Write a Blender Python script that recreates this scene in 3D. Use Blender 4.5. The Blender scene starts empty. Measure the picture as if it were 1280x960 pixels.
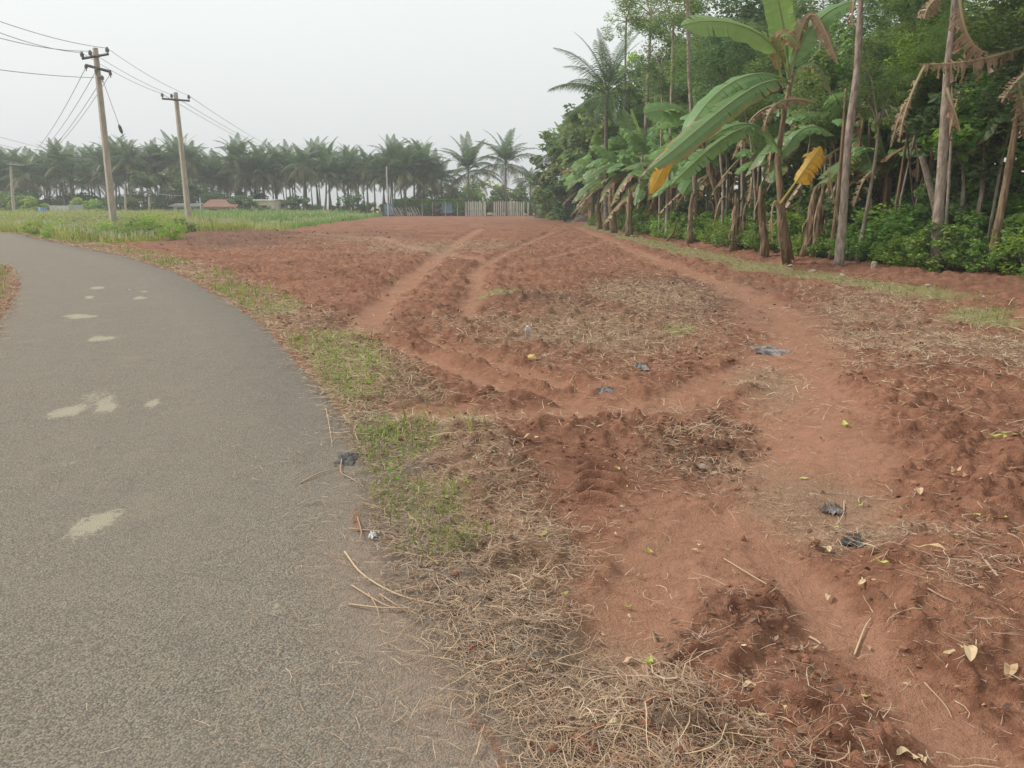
import bpy, math, random
import numpy as np
from mathutils import Vector, Matrix

# ------------------------------------------------------------------ camera, sky, sun, exposure
SC = bpy.context.scene
COL = SC.collection
PITCH = math.radians(13.04); CAMH = 1.5; F = 967.0
SC.render.resolution_x = 1024; SC.render.resolution_y = 768
cam = bpy.data.cameras.new('camera'); cam.sensor_width = 36; cam.lens = F/1280*36
cam.clip_start = 0.05; cam.clip_end = 6000
co = bpy.data.objects.new('camera', cam); COL.objects.link(co)
co.location = (0, 0, CAMH); co.rotation_euler = (math.radians(90)-PITCH, 0, 0)
SC.camera = co
SUN_EL = math.radians(42); SUN_AZ = math.radians(-75)      # azimuth from +Y towards +X
w = bpy.data.worlds.new('World'); SC.world = w; w.use_nodes = True
nt = w.node_tree; nt.nodes.clear()
sky = nt.nodes.new('ShaderNodeTexSky'); sky.sky_type = 'NISHITA'; sky.sun_disc = False
sky.sun_elevation = SUN_EL; sky.sun_rotation = SUN_AZ; sky.air_density = 1.0; sky.dust_density = 6.0; sky.ozone_density = 1.0
hs = nt.nodes.new('ShaderNodeHueSaturation'); hs.inputs['Saturation'].default_value = 0.12
mx = nt.nodes.new('ShaderNodeMix'); mx.data_type = 'RGBA'; mx.inputs[0].default_value = 0.8
# overcast cloud deck in the sky's own physical units: a little brighter away from the horizon, softly mottled
tc = nt.nodes.new('ShaderNodeTexCoord'); sx = nt.nodes.new('ShaderNodeSeparateXYZ'); nt.links.new(tc.outputs['Generated'], sx.inputs[0])
cn = nt.nodes.new('ShaderNodeTexNoise'); cn.inputs['Scale'].default_value = 1.6; cn.inputs['Detail'].default_value = 3; nt.links.new(tc.outputs['Generated'], cn.inputs['Vector'])
ad = nt.nodes.new('ShaderNodeMath'); ad.operation = 'MULTIPLY_ADD'; ad.inputs[1].default_value = 0.12; nt.links.new(cn.outputs['Fac'], ad.inputs[0]); nt.links.new(sx.outputs[2], ad.inputs[2])
cr_ = nt.nodes.new('ShaderNodeValToRGB'); nt.links.new(ad.outputs[0], cr_.inputs[0]); ce = cr_.color_ramp.elements
ce[0].position = 0.04; ce[0].color = (0.715, 0.735, 0.75, 1); ce[1].position = 0.42; ce[1].color = (0.93, 0.975, 0.94, 1)
cs_ = nt.nodes.new('ShaderNodeVectorMath'); cs_.operation = 'SCALE'; cs_.inputs['Scale'].default_value = 9.9; nt.links.new(cr_.outputs[0], cs_.inputs[0]); nt.links.new(cs_.outputs[0], mx.inputs['B'])
bg = nt.nodes.new('ShaderNodeBackground'); bg.inputs['Strength'].default_value = 0.1
wo = nt.nodes.new('ShaderNodeOutputWorld')
nt.links.new(sky.outputs[0], hs.inputs['Color']); nt.links.new(hs.outputs[0], mx.inputs['A'])
nt.links.new(mx.outputs['Result'], bg.inputs[0]); nt.links.new(bg.outputs[0], wo.inputs[0])
sl = bpy.data.lights.new('sun', 'SUN'); sl.energy = 2.2; sl.angle = math.radians(11); sl.color = (1, 0.95, 0.88)
so = bpy.data.objects.new('sun', sl); COL.objects.link(so)
sd = Vector((math.sin(SUN_AZ)*math.cos(SUN_EL), math.cos(SUN_AZ)*math.cos(SUN_EL), math.sin(SUN_EL)))
so.rotation_euler = sd.to_track_quat('Z', 'Y').to_euler(); so.location = (0, 0, 30)
SC.view_settings.view_transform = 'Standard'; SC.view_settings.look = 'None'
SC.view_settings.exposure = 0.30; SC.view_settings.gamma = 1.0
SC.cycles.max_bounces = 6; SC.cycles.transparent_max_bounces = 4
HAZE = 0.0014

# ------------------------------------------------------------------ helpers
R = random.Random(7); NR = np.random.default_rng(11)
cp, sp = math.cos(PITCH), math.sin(PITCH)
def ray(u, v):
    a = (u-640)/F; b = (480-v)/F
    return a, cp+b*sp, -sp+b*cp
def At(u, v, Y):                       # world point on the plane y = Y seen at photo pixel (u, v)
    a, y, z = ray(u, v); t = Y/y
    return Vector((a*t, Y, CAMH+z*t))
def G(u, v, z=0.0):                    # world point on the ground seen at photo pixel (u, v)
    a, y, zz = ray(u, v); t = (z-CAMH)/zz
    return Vector((a*t, y*t, z))
def G2(l): return [tuple(G(u, v)[:2]) for u, v in l]

def hsh(ix, iy, s):
    h = (ix.astype(np.int64)*374761393 + iy.astype(np.int64)*668265263 + s*974711) & 0xffffffff
    h = ((h ^ (h >> 13))*1274126177) & 0xffffffff
    h = ((h ^ (h >> 15))*2246822519) & 0xffffffff
    return ((h ^ (h >> 16)) & 0xffffff)/float(0xffffff)
def vn(x, y, s=0):
    ix = np.floor(x); iy = np.floor(y); fx = x-ix; fy = y-iy
    fx = fx*fx*(3-2*fx); fy = fy*fy*(3-2*fy)
    a = hsh(ix, iy, s); b = hsh(ix+1, iy, s); c = hsh(ix, iy+1, s); d = hsh(ix+1, iy+1, s)
    return a+(b-a)*fx+(c-a)*fy+(a-b-c+d)*fx*fy
def fbm(x, y, wl, oc=4, s=0, g=0.5):
    t = 0; a = 1; n = 0
    for k in range(oc):
        q = 0.6*k+s
        X = (x*math.cos(q)-y*math.sin(q))/wl*2**k; Y = (x*math.sin(q)+y*math.cos(q))/wl*2**k
        t = t+a*vn(X+13.7*k, Y+5.1*k, s*17+k); n += a; a *= g
    return t/n
def ss(a, b, x): t = np.clip((x-a)/(b-a), 0, 1); return t*t*(3-2*t)
def smooth(pts, n=5):
    P = [np.array(p, float) for p in pts]; P = [2*P[0]-P[1]]+P+[2*P[-1]-P[-2]]; out = []
    for i in range(1, len(P)-2):
        for k in range(n):
            t = k/n; a, b, c, d = P[i-1:i+3]
            out.append(0.5*((2*b)+(c-a)*t+(2*a-5*b+4*c-d)*t*t+(3*b-a-3*c+d)*t**3))
    out.append(P[-2]); return np.array(out)
def pdist(x, y, pts):                  # signed distance to a polyline, + on its right-hand side
    best = np.full(x.shape, 1e9); sg = np.ones(x.shape)
    for i in range(len(pts)-1):
        ax, ay = pts[i]; bx, by = pts[i+1]; dx, dy = bx-ax, by-ay; L = dx*dx+dy*dy+1e-9
        t = np.clip(((x-ax)*dx+(y-ay)*dy)/L, 0, 1)
        d = np.hypot(x-ax-t*dx, y-ay-t*dy); m = d < best-1e-7
        best = np.where(m, d, best); c = (x-ax)*dy-(y-ay)*dx
        sg = np.where(m, np.where(c >= 0, 1.0, -1.0), sg)
    return best*sg

def link(o, parent=None):
    COL.objects.link(o)
    if parent is not None: o.parent = parent
    return o
def tag(o, label=None, cat=None, group=None, kind=None):
    if label: o['label'] = label
    if cat: o['category'] = cat
    if group: o['group'] = group
    if kind: o['kind'] = kind
    return o
def empty(name, loc, label=None, cat=None, group=None):
    o = bpy.data.objects.new(name, None); o.location = loc; o.empty_display_size = 0.2
    return tag(link(o), label, cat, group)
def mesh_np(name, V, Fc, mat, attrs=None, smooth_=False):
    # V (n,3); Fc (m,k) all polygons of the same size
    me = bpy.data.meshes.new(name); V = np.asarray(V, np.float32); Fc = np.asarray(Fc, np.int32)
    k = Fc.shape[1]
    me.vertices.add(len(V)); me.vertices.foreach_set('co', V.ravel())
    me.loops.add(Fc.size); me.loops.foreach_set('vertex_index', Fc.ravel())
    me.polygons.add(len(Fc)); me.polygons.foreach_set('loop_start', np.arange(0, Fc.size, k, dtype=np.int32))
    me.polygons.foreach_set('use_smooth', np.full(len(Fc), smooth_, bool))
    me.update(calc_edges=True)
    for an, arr in (attrs or {}).items():
        at = me.attributes.new(an, 'FLOAT_COLOR', 'POINT')
        at.data.foreach_set('color', np.asarray(arr, np.float32).ravel())
    if mat: me.materials.append(mat)
    return me
class MB:
    def __init__(s): s.v = []; s.f = []; s.a = []
    def add(s, v, f, a=None):
        n = len(s.v); s.v += [tuple(p) for p in v]; s.f += [tuple(i+n for i in q) for q in f]
        if a is not None: s.a += a
        return s
    def box(s, c, d, M=None):
        v = [Vector(((i & 1)-.5, ((i >> 1) & 1)-.5, (i >> 2)-.5)) for i in range(8)]
        v = [Vector((p.x*d[0], p.y*d[1], p.z*d[2])) for p in v]
        if M: v = [M @ p for p in v]
        v = [p+Vector(c) for p in v]
        return s.add(v, [(0, 2, 3, 1), (4, 5, 7, 6), (0, 1, 5, 4), (2, 6, 7, 3), (0, 4, 6, 2), (1, 3, 7, 5)])
    def tube(s, pts, rad, n=8, cap=True, jit=0, rr=None):
        pts = [Vector(p) for p in pts]; vs = []; fs = []; m = len(pts)
        if not hasattr(rad, '__len__'): rad = [rad]*m
        up = Vector((0, 0, 1))
        for i, p in enumerate(pts):
            t = (pts[min(i+1, m-1)]-pts[max(i-1, 0)]).normalized()
            r0 = Vector((1, 0.02, 0)) if abs(t.z) > 0.8 else up
            a = t.cross(r0).normalized(); b = t.cross(a)
            for k in range(n):
                th = 2*math.pi*k/n; q = rad[i]*(1+(rr.uniform(-jit, jit) if jit else 0))
                vs.append(p+a*math.cos(th)*q+b*math.sin(th)*q)
        for i in range(m-1):
            for k in range(n):
                k2 = (k+1) % n; fs.append((i*n+k, i*n+k2, (i+1)*n+k2, (i+1)*n+k))
        if cap: fs.append(tuple(range(n-1, -1, -1))); fs.append(tuple(range((m-1)*n, m*n)))
        return s.add(vs, fs)
    def mesh(s, name, mat, smooth_=False):
        me = bpy.data.meshes.new(name); me.from_pydata([tuple(p) for p in s.v], [], s.f)
        if s.a:
            at = me.attributes.new('lf', 'FLOAT_COLOR', 'POINT'); at.data.foreach_set('color', np.array(s.a, np.float32).ravel())
        if smooth_: me.polygons.foreach_set('use_smooth', np.ones(len(me.polygons), bool))
        me.materials.append(mat); me.update(); return me
    def build(s, name, mat, parent=None, smooth_=False):
        return link(bpy.data.objects.new(name, s.mesh(name, mat, smooth_)), parent)
def inst(name, me, loc=(0, 0, 0), rot=(0, 0, 0), sc=(1, 1, 1), parent=None):
    o = bpy.data.objects.new(name, me); o.location = loc; o.rotation_euler = rot
    o.scale = (sc, sc, sc) if not hasattr(sc, '__len__') else sc
    return link(o, parent)
def copy_tree(o, parent=None):
    c = o.copy(); COL.objects.link(c); c.parent = parent
    for ch in list(o.children): copy_tree(ch, c)
    return c

# ------------------------------------------------------------------ materials
class NB:
    def __init__(s, name):
        s.m = bpy.data.materials.new(name); s.m.use_nodes = True; s.t = s.m.node_tree; s.t.nodes.clear()
        s.out = s.t.nodes.new('ShaderNodeOutputMaterial')
    def n(s, ty, ins=None, **kw):
        nd = s.t.nodes.new('ShaderNode'+ty)
        for k, v in kw.items(): setattr(nd, k, v)
        for k, v in (ins or {}).items():
            if isinstance(v, bpy.types.NodeSocket): s.t.links.new(v, nd.inputs[k])
            else: nd.inputs[k].default_value = v
        return nd
    def noise(s, scale, detail=3, rough=0.55, vec=None, **kw):
        nd = s.n('TexNoise', {'Scale': scale, 'Detail': detail, 'Roughness': rough}, **kw)
        s.t.links.new(vec or s.pos(), nd.inputs['Vector']); return nd.outputs['Fac']
    def pos(s):
        if not hasattr(s, '_p'): s._p = s.n('NewGeometry').outputs['Position']
        return s._p
    def obj(s):
        if not hasattr(s, '_o'): s._o = s.n('TexCoord').outputs['Object']
        return s._o
    def mix(s, f, a, b):
        nd = s.t.nodes.new('ShaderNodeMix'); nd.data_type = 'RGBA'
        for k, v in ((0, f), ('A', a), ('B', b)):
            if isinstance(v, bpy.types.NodeSocket): s.t.links.new(v, nd.inputs[k])
            else: nd.inputs[k].default_value = v if k == 0 else (tuple(v)+(1,))[:4]
        return nd.outputs['Result']
    def math(s, op, a, b=0.0, c=None, clamp=False):
        nd = s.t.nodes.new('ShaderNodeMath'); nd.operation = op; nd.use_clamp = clamp
        for k, v in enumerate((a, b) if c is None else (a, b, c)):
            if isinstance(v, bpy.types.NodeSocket): s.t.links.new(v, nd.inputs[k])
            else: nd.inputs[k].default_value = v
        return nd.outputs[0]
    def ramp(s, f, a, b):               # smooth step of f between a and b
        nd = s.n('MapRange', {'Value': f, 'From Min': a, 'From Max': b}, interpolation_type='SMOOTHSTEP'); return nd.outputs[0]
    def attr(s, name):
        a = s.n('Attribute', attribute_name=name); sep = s.n('SeparateColor', {'Color': a.outputs['Color']})
        return sep.outputs[0], sep.outputs[1], sep.outputs[2], a.outputs['Alpha']
    def bump(s, h, dist, strength=1.0):
        return s.n('Bump', {'Height': h, 'Distance': dist, 'Strength': strength}).outputs[0]
    def principled(s, col, rough=0.85, normal=None, spec=0.2, **kw):
        ins = {'Base Color': col if isinstance(col, bpy.types.NodeSocket) else (tuple(col)+(1,))[:4], 'Roughness': rough, 'Specular IOR Level': spec}
        if normal: ins['Normal'] = normal
        ins.update(kw); return s.n('BsdfPrincipled', ins).outputs[0]
    def done(s, sh): s.t.links.new(sh, s.out.inputs[0]); return s.m

def m_simple(name, c1, c2, scale=6, rough=0.85, bump=0.004, spec=0.2, aniso=None):
    b = NB(name); vec = b.obj()
    if aniso: vec = b.n('Mapping', {'Vector': vec, 'Scale': aniso}).outputs[0]
    f = b.noise(scale, 5, 0.62, vec); c = b.mix(b.ramp(f, 0.32, 0.68), c1, c2)
    return b.done(b.principled(c, rough, b.bump(b.noise(scale*5, 3, 0.6, vec), bump) if bump else None, spec))
def m_leaf(name, cs, trans=0.35, rough=0.5, tcol=None, spec=0.3):
    b = NB(name); g = b.n('NewGeometry'); r = g.outputs['Random Per Island']
    ra = b.n('ValToRGB', {'Fac': r}); e = ra.color_ramp.elements
    while len(e) < len(cs): e.new(0.5)
    for i, c in enumerate(cs): e[i].position = i/max(1, len(cs)-1); e[i].color = (*c, 1)
    orr = b.n('ObjectInfo').outputs['Random']
    hv = b.n('HueSaturation', {'Color': ra.outputs[0], 'Hue': b.math('MULTIPLY_ADD', orr, 0.03, 0.485), 'Value': b.math('MULTIPLY_ADD', orr, 0.35, 0.82)}).outputs[0]
    pr = b.principled(hv, rough, None, spec)
    tc = b.n('HueSaturation', {'Color': hv, 'Hue': 0.485, 'Saturation': 1.1, 'Value': 1.5}).outputs[0]
    tr = b.n('BsdfTranslucent', {'Color': tc}).outputs[0]
    return b.done(b.n('MixShader', {0: trans, 1: pr, 2: tr}).outputs[0])
def m_banana(name, g1, g2, brown=0.0, yellow=None, trans=0.3):
    b = NB(name); X, Yv, Z, A = b.attr('lf')        # X = |across|, Y = along, Z = random per leaf
    st = b.n('CombineXYZ', {'X': b.math('MULTIPLY', X, 0.6), 'Y': b.math('MULTIPLY', Yv, 26.0), 'Z': Z}).outputs[0]
    s = b.noise(1.0, 3, 0.6, st)
    c = b.mix(s, g1, g2)
    big = b.noise(1.3, 3, 0.6, b.obj())
    if brown > 0:
        e = b.math('ADD', X, b.math('MULTIPLY', b.math('SUBTRACT', s, 0.5), 0.9))
        e = b.math('ADD', e, b.math('MULTIPLY', b.math('SUBTRACT', big, 0.5), 0.8))
        f = b.ramp(e, 1.15-brown, 1.3-brown); c = b.mix(f, c, b.mix(s, (0.16, 0.085, 0.045), (0.42, 0.27, 0.15)))
        f2 = b.math('SUBTRACT', b.ramp(e, 0.95-brown, 1.15-brown), f, clamp=True); c = b.mix(f2, c, (0.27, 0.22, 0.07))
    c = b.mix(b.ramp(X, 0.09, 0.03), c, b.mix(0.5, g2, (0.4, 0.42, 0.2)))
    pr = b.principled(c, 0.42, b.bump(s, 0.01, 0.6), 0.35)
    tr = b.n('BsdfTranslucent', {'Color': b.n('HueSaturation', {'Color': c, 'Hue': 0.475, 'Saturation': 1.1, 'Value': 1.5}).outputs[0]}).outputs[0]
    return b.done(b.n('MixShader', {0: trans, 1: pr, 2: tr}).outputs[0])

M = {}
def soil_colors(b):
    n1 = b.noise(0.9, 6, 0.6); n2 = b.noise(14, 5, 0.7); n3 = b.noise(90, 3, 0.7)
    c = b.mix(b.ramp(b.math('ADD', b.math('MULTIPLY', n2, 0.65), b.math('MULTIPLY', b.noise(3.2, 4, 0.65), 0.35)), 0.36, 0.62), (0.148, 0.063, 0.038), (0.305, 0.149, 0.094))
    c = b.mix(b.math('MULTIPLY', b.ramp(n1, 0.4, 0.7), 0.5), c, (0.36, 0.182, 0.112))
    c = b.mix(b.math('MULTIPLY', b.ramp(b.noise(0.33, 5, 0.7), 0.48, 0.66), 0.5), c, (0.135, 0.062, 0.042))
    c = b.mix(b.math('MULTIPLY', b.ramp(n3, 0.62, 0.8), 0.5), c, (0.46, 0.28, 0.20))
    return c, n1, n2, n3
b = NB('red_soil'); P, D, Gn, K = b.attr('ma'); T, Ro, Fa, _ = b.attr('mb')
c, n1, n2, n3 = soil_colors(b)
nf = b.noise(34, 4, 0.75)
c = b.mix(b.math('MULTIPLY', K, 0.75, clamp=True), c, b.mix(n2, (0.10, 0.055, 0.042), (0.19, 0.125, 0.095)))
pc = b.mix(n2, (0.31, 0.148, 0.093), (0.43, 0.245, 0.163))
c = b.mix(b.math('MULTIPLY', b.ramp(b.math('ADD', P, b.math('MULTIPLY_ADD', nf, 1.3, -0.65)), 0.05, 1.0), 0.72), c, pc)
dc = b.mix(nf, (0.15, 0.085, 0.055), (0.42, 0.30, 0.20))
c = b.mix(b.math('MULTIPLY', b.ramp(b.math('ADD', D, b.math('MULTIPLY_ADD', nf, 1.0, -0.5)), 0.3, 0.9), 0.7), c, dc)
gc = b.mix(nf, (0.16, 0.14, 0.055), (0.34, 0.29, 0.15))
c = b.mix(b.ramp(b.math('ADD', Gn, b.math('MULTIPLY_ADD', nf, 0.9, -0.45)), 0.35, 0.8), c, gc)
gr = b.mix(b.noise(120, 3, 0.7), (0.13, 0.11, 0.09), (0.30, 0.235, 0.18))
c = b.mix(b.ramp(b.math('ADD', Ro, b.math('MULTIPLY_ADD', nf, 0.8, -0.4)), 0.3, 0.7), c, gr)
hb = b.math('ADD', b.math('MULTIPLY', nf, 0.6), b.math('MULTIPLY', n3, 0.35))
M['soil'] = b.done(b.principled(c, 0.95, b.bump(hb, 0.035, 1.0), 0.1))

b = NB('worn_asphalt'); Pt, Du, Dk, _ = b.attr('ma')
v1 = b.n('TexVoronoi', {'Vector': b.pos(), 'Scale': 150.0})
sepc = b.n('SeparateColor', {'Color': v1.outputs['Color']}).outputs
big = b.noise(0.7, 5, 0.6); mid = b.noise(6, 5, 0.65); fine = b.noise(220, 2, 0.6)
c = b.mix(b.ramp(sepc[0], 0.0, 1.0), (0.145, 0.124, 0.099), (0.285, 0.238, 0.186))
c = b.mix(b.math('MULTIPLY', b.ramp(sepc[1], 0.86, 0.95), 0.6), c, (0.36, 0.33, 0.28))
c = b.mix(b.math('MULTIPLY', b.ramp(v1.outputs['Distance'], 0.45, 0.8), 0.6), c, (0.075, 0.066, 0.056))
c = b.mix(b.math('MULTIPLY', b.ramp(big, 0.35, 0.7), 0.42), c, (0.21, 0.18, 0.145))
c = b.mix(b.math('MULTIPLY', b.ramp(mid, 0.5, 0.75), 0.3), c, (0.115, 0.102, 0.086))
c = b.mix(b.math('MULTIPLY', b.ramp(b.noise(2.3, 5, 0.7), 0.52, 0.72), 0.35), c, (0.26, 0.215, 0.165))
vc = b.n('TexVoronoi', {'Vector': b.n('MixRGB', {0: 0.12, 1: b.pos(), 2: b.n('TexNoise', {'Scale': 3.0, 'Vector': b.pos()}).outputs['Color']}).outputs[0], 'Scale': 1.1}, feature='DISTANCE_TO_EDGE')
c = b.mix(b.math('MULTIPLY', b.math('MULTIPLY', b.ramp(vc.outputs['Distance'], 0.006, 0.0015), b.ramp(b.noise(0.5, 3), 0.56, 0.64)), 0.25), c, (0.07, 0.06, 0.052))
c = b.mix(b.math('MULTIPLY', Dk, b.math('MULTIPLY_ADD', mid, 0.9, 0.1)), c, (0.095, 0.09, 0.085))
c = b.mix(b.ramp(b.math('ADD', Pt, b.math('MULTIPLY_ADD', b.noise(26, 5, 0.7), 1.7, -0.85)), 0.4, 0.75), c, b.mix(fine, (0.27, 0.235, 0.17), (0.40, 0.355, 0.27)))
dn = b.noise(22, 5, 0.7)
c = b.mix(b.math('MULTIPLY', b.ramp(b.math('ADD', Du, b.math('MULTIPLY_ADD', dn, 1.0, -0.5)), 0.3, 0.95), 0.75), c, b.mix(dn, (0.20, 0.15, 0.115), (0.31, 0.22, 0.165)))
h = b.math('ADD', b.math('MULTIPLY', v1.outputs['Distance'], -0.8), b.math('MULTIPLY', fine, 0.5))
M['road'] = b.done(b.principled(c, 0.88, b.bump(h, 0.007, 0.75), 0.2))

M['clod'] = (lambda b: b.done(b.principled(soil_colors(b)[0], 0.95, b.bump(b.noise(60, 3), 0.008), 0.1)))(NB('soil_clod'))
M['straw'] = m_leaf('dry_straw', [(0.27, 0.17, 0.11), (0.46, 0.34, 0.235), (0.34, 0.22, 0.15), (0.58, 0.47, 0.34), (0.22, 0.12, 0.085), (0.4, 0.28, 0.19)], 0.1, 0.8, spec=0.1)
M['debris'] = m_leaf('dark_debris', [(0.10, 0.06, 0.045), (0.17, 0.11, 0.08), (0.08, 0.05, 0.04), (0.26, 0.18, 0.13), (0.12, 0.075, 0.05), (0.36, 0.27, 0.2)], 0.05, 0.9, spec=0.05)
M['root'] = m_leaf('dry_root', [(0.36, 0.22, 0.14), (0.5, 0.36, 0.25), (0.28, 0.16, 0.11)], 0.0, 0.85, spec=0.1)
M['grass'] = m_leaf('short_green_grass', [(0.13, 0.18, 0.04), (0.22, 0.28, 0.07), (0.30, 0.30, 0.11), (0.10, 0.15, 0.035)], 0.35, 0.6)
M['herb'] = m_leaf('bright_herb_leaf', [(0.13, 0.24, 0.035), (0.2, 0.33, 0.06), (0.26, 0.36, 0.09)], 0.35, 0.6)
M['meadow'] = m_leaf('meadow_weed', [(0.22, 0.25, 0.07), (0.34, 0.34, 0.11), (0.16, 0.21, 0.05), (0.42, 0.38, 0.18), (0.25, 0.30, 0.07)], 0.35, 0.7)
M['weedleaf'] = m_leaf('weed_leaf', [(0.13, 0.17, 0.06), (0.2, 0.23, 0.09), (0.3, 0.3, 0.13), (0.09, 0.13, 0.05)], 0.3, 0.7)
M['seedhead'] = m_leaf('pale_seed_head', [(0.34, 0.33, 0.21), (0.40, 0.38, 0.27), (0.28, 0.30, 0.16)], 0.3, 0.8)
M['crop'] = m_leaf('field_crop_leaf', [(0.16, 0.26, 0.07), (0.22, 0.33, 0.09), (0.12, 0.2, 0.06)], 0.35, 0.7)
M['leafdark'] = m_leaf('tree_leaf_dark', [(0.065, 0.125, 0.045), (0.10, 0.17, 0.065), (0.14, 0.21, 0.08), (0.075, 0.135, 0.065)], 0.4, 0.45)
M['leafmid'] = m_leaf('tree_leaf_mid', [(0.12, 0.19, 0.06), (0.18, 0.27, 0.085), (0.23, 0.31, 0.11), (0.14, 0.21, 0.08)], 0.45, 0.45)
M['leafbright'] = m_leaf('tree_leaf_bright', [(0.17, 0.3, 0.05), (0.25, 0.4, 0.08), (0.32, 0.46, 0.11), (0.13, 0.24, 0.05)], 0.5, 0.45)  # in the grove this lighter green also stands for sunlit foliage
M['shrub'] = m_leaf('shrub_leaf', [(0.08, 0.17, 0.04), (0.13, 0.25, 0.055), (0.2, 0.32, 0.08), (0.27, 0.35, 0.09)], 0.35, 0.4)
M['palm'] = m_leaf('palm_leaflet', [(0.05, 0.10, 0.04), (0.09, 0.155, 0.06), (0.15, 0.21, 0.095), (0.045, 0.085, 0.04)], 0.3, 0.4)
M['palmold'] = m_leaf('palm_leaflet_old', [(0.15, 0.16, 0.06), (0.22, 0.19, 0.09), (0.1, 0.13, 0.05)], 0.3, 0.5)
M['bark'] = m_simple('grey_bark', (0.19, 0.15, 0.12), (0.42, 0.35, 0.29), 3.0, 0.9, 0.02, aniso=(4, 4, 1.2))
M['barkpale'] = m_simple('pale_bark', (0.25, 0.2, 0.165), (0.42, 0.36, 0.31), 3.0, 0.9, 0.012, aniso=(4, 4, 2.5))
M['barkdark'] = m_simple('dark_bark', (0.07, 0.055, 0.045), (0.17, 0.135, 0.11), 3.0, 0.9, 0.02, aniso=(4, 4, 1))
M['palmtrunk'] = m_simple('palm_trunk_bark', (0.13, 0.105, 0.09), (0.26, 0.22, 0.19), 2.0, 0.9, 0.02, aniso=(1, 1, 6))
M['pseudo'] = m_simple('banana_sheath', (0.12, 0.075, 0.045), (0.36, 0.26, 0.16), 2.2, 0.8, 0.02, aniso=(7, 7, 0.8))
M['pseudogreen'] = m_simple('banana_sheath_green', (0.14, 0.16, 0.06), (0.32, 0.3, 0.16), 2.2, 0.6, 0.015, aniso=(6, 6, 0.8))
M['ban'] = m_banana('banana_leaf_green', (0.12, 0.25, 0.085), (0.22, 0.37, 0.15), trans=0.38)
M['banb'] = m_banana('banana_leaf_pale', (0.15, 0.27, 0.08), (0.24, 0.38, 0.13), trans=0.45)
M['banedge'] = m_banana('banana_leaf_brown_edge', (0.1, 0.19, 0.065), (0.18, 0.29, 0.12), brown=0.3)
M['banhalf'] = m_banana('banana_leaf_half_brown', (0.14, 0.2, 0.06), (0.25, 0.28, 0.1), brown=0.72)
M['banyel'] = m_banana('banana_leaf_yellow', (0.55, 0.33, 0.03), (0.75, 0.5, 0.05), brown=0.12, trans=0.3)
M['bandead'] = m_banana('banana_leaf_dead', (0.22, 0.135, 0.085), (0.46, 0.32, 0.21), trans=0.15)
M['litterleaf'] = m_leaf('fallen_leaf_brown', [(0.42, 0.22, 0.12), (0.5, 0.33, 0.2), (0.33, 0.17, 0.1)], 0.1, 0.7)
M['litterpale'] = m_leaf('fallen_leaf_pale', [(0.58, 0.44, 0.28), (0.66, 0.52, 0.3)], 0.1, 0.7)
M['littergreen'] = m_leaf('fallen_leaf_green', [(0.38, 0.42, 0.12), (0.5, 0.5, 0.14)], 0.15, 0.6)
M['stone'] = m_simple('field_stone', (0.26, 0.19, 0.155), (0.46, 0.37, 0.31), 14, 0.9, 0.01)
M['ystone'] = m_simple('yellow_stone', (0.55, 0.36, 0.14), (0.72, 0.5, 0.24), 14, 0.9, 0.01)
M['concrete'] = m_simple('weathered_concrete', (0.34, 0.3, 0.25), (0.50, 0.44, 0.37), 3, 0.9, 0.006, aniso=(3, 3, 0.6))
M['iron'] = m_simple('grey_iron', (0.10, 0.09, 0.10), (0.17, 0.15, 0.16), 8, 0.6, 0)
M['insul'] = m_simple('porcelain', (0.09, 0.09, 0.1), (0.16, 0.15, 0.15), 8, 0.3, 0, 0.5)
M['wire'] = m_simple('wire_metal', (0.22, 0.22, 0.23), (0.3, 0.3, 0.3), 2, 0.5, 0)
M['white'] = m_simple('whitewash', (0.5, 0.5, 0.48), (0.68, 0.68, 0.65), 2, 0.85, 0)
M['grey'] = m_simple('grey_plaster', (0.33, 0.35, 0.36), (0.45, 0.46, 0.46), 2, 0.85, 0)
M['cream'] = m_simple('cream_plaster', (0.55, 0.47, 0.33), (0.66, 0.58, 0.43), 2, 0.85, 0)
M['tile'] = m_simple('clay_roof_tile', (0.27, 0.14, 0.105), (0.42, 0.26, 0.2), 5, 0.85, 0)
M['tin'] = m_simple('grey_roof_sheet', (0.3, 0.29, 0.27), (0.45, 0.43, 0.4), 3, 0.6, 0)
M['dark'] = m_simple('dark_opening', (0.04, 0.04, 0.045), (0.06, 0.06, 0.06), 3, 0.8, 0)
M['blue'] = m_simple('blue_plastic_sheet', (0.09, 0.2, 0.42), (0.14, 0.28, 0.5), 3, 0.5, 0)
M['bluegrey'] = m_simple('faded_blue_sheet', (0.16, 0.25, 0.36), (0.24, 0.33, 0.42), 3, 0.6, 0)
M['pinkred'] = m_simple('faded_red_cloth', (0.4, 0.16, 0.15), (0.5, 0.25, 0.22), 3, 0.8, 0)
M['pale'] = m_simple('pale_fence_wood', (0.5, 0.46, 0.38), (0.74, 0.7, 0.6), 4, 0.85, 0, aniso=(2, 2, 0.5))
M['plastic'] = m_simple('clear_white_plastic', (0.5, 0.5, 0.5), (0.68, 0.68, 0.68), 20, 0.3, 0.004, 0.5)
M['blackplastic'] = m_simple('black_plastic', (0.02, 0.019, 0.019), (0.055, 0.05, 0.048), 12, 0.45, 0.006, 0.4)
M['greyrag'] = m_simple('grey_rag', (0.05, 0.04, 0.038), (0.3, 0.26, 0.24), 7, 0.8, 0.01)  # dark cloth; the pale blotches put its lit area into the colour
M['scrap'] = m_simple('white_scrap', (0.6, 0.52, 0.46), (0.75, 0.7, 0.64), 20, 0.7, 0.003)

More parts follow.
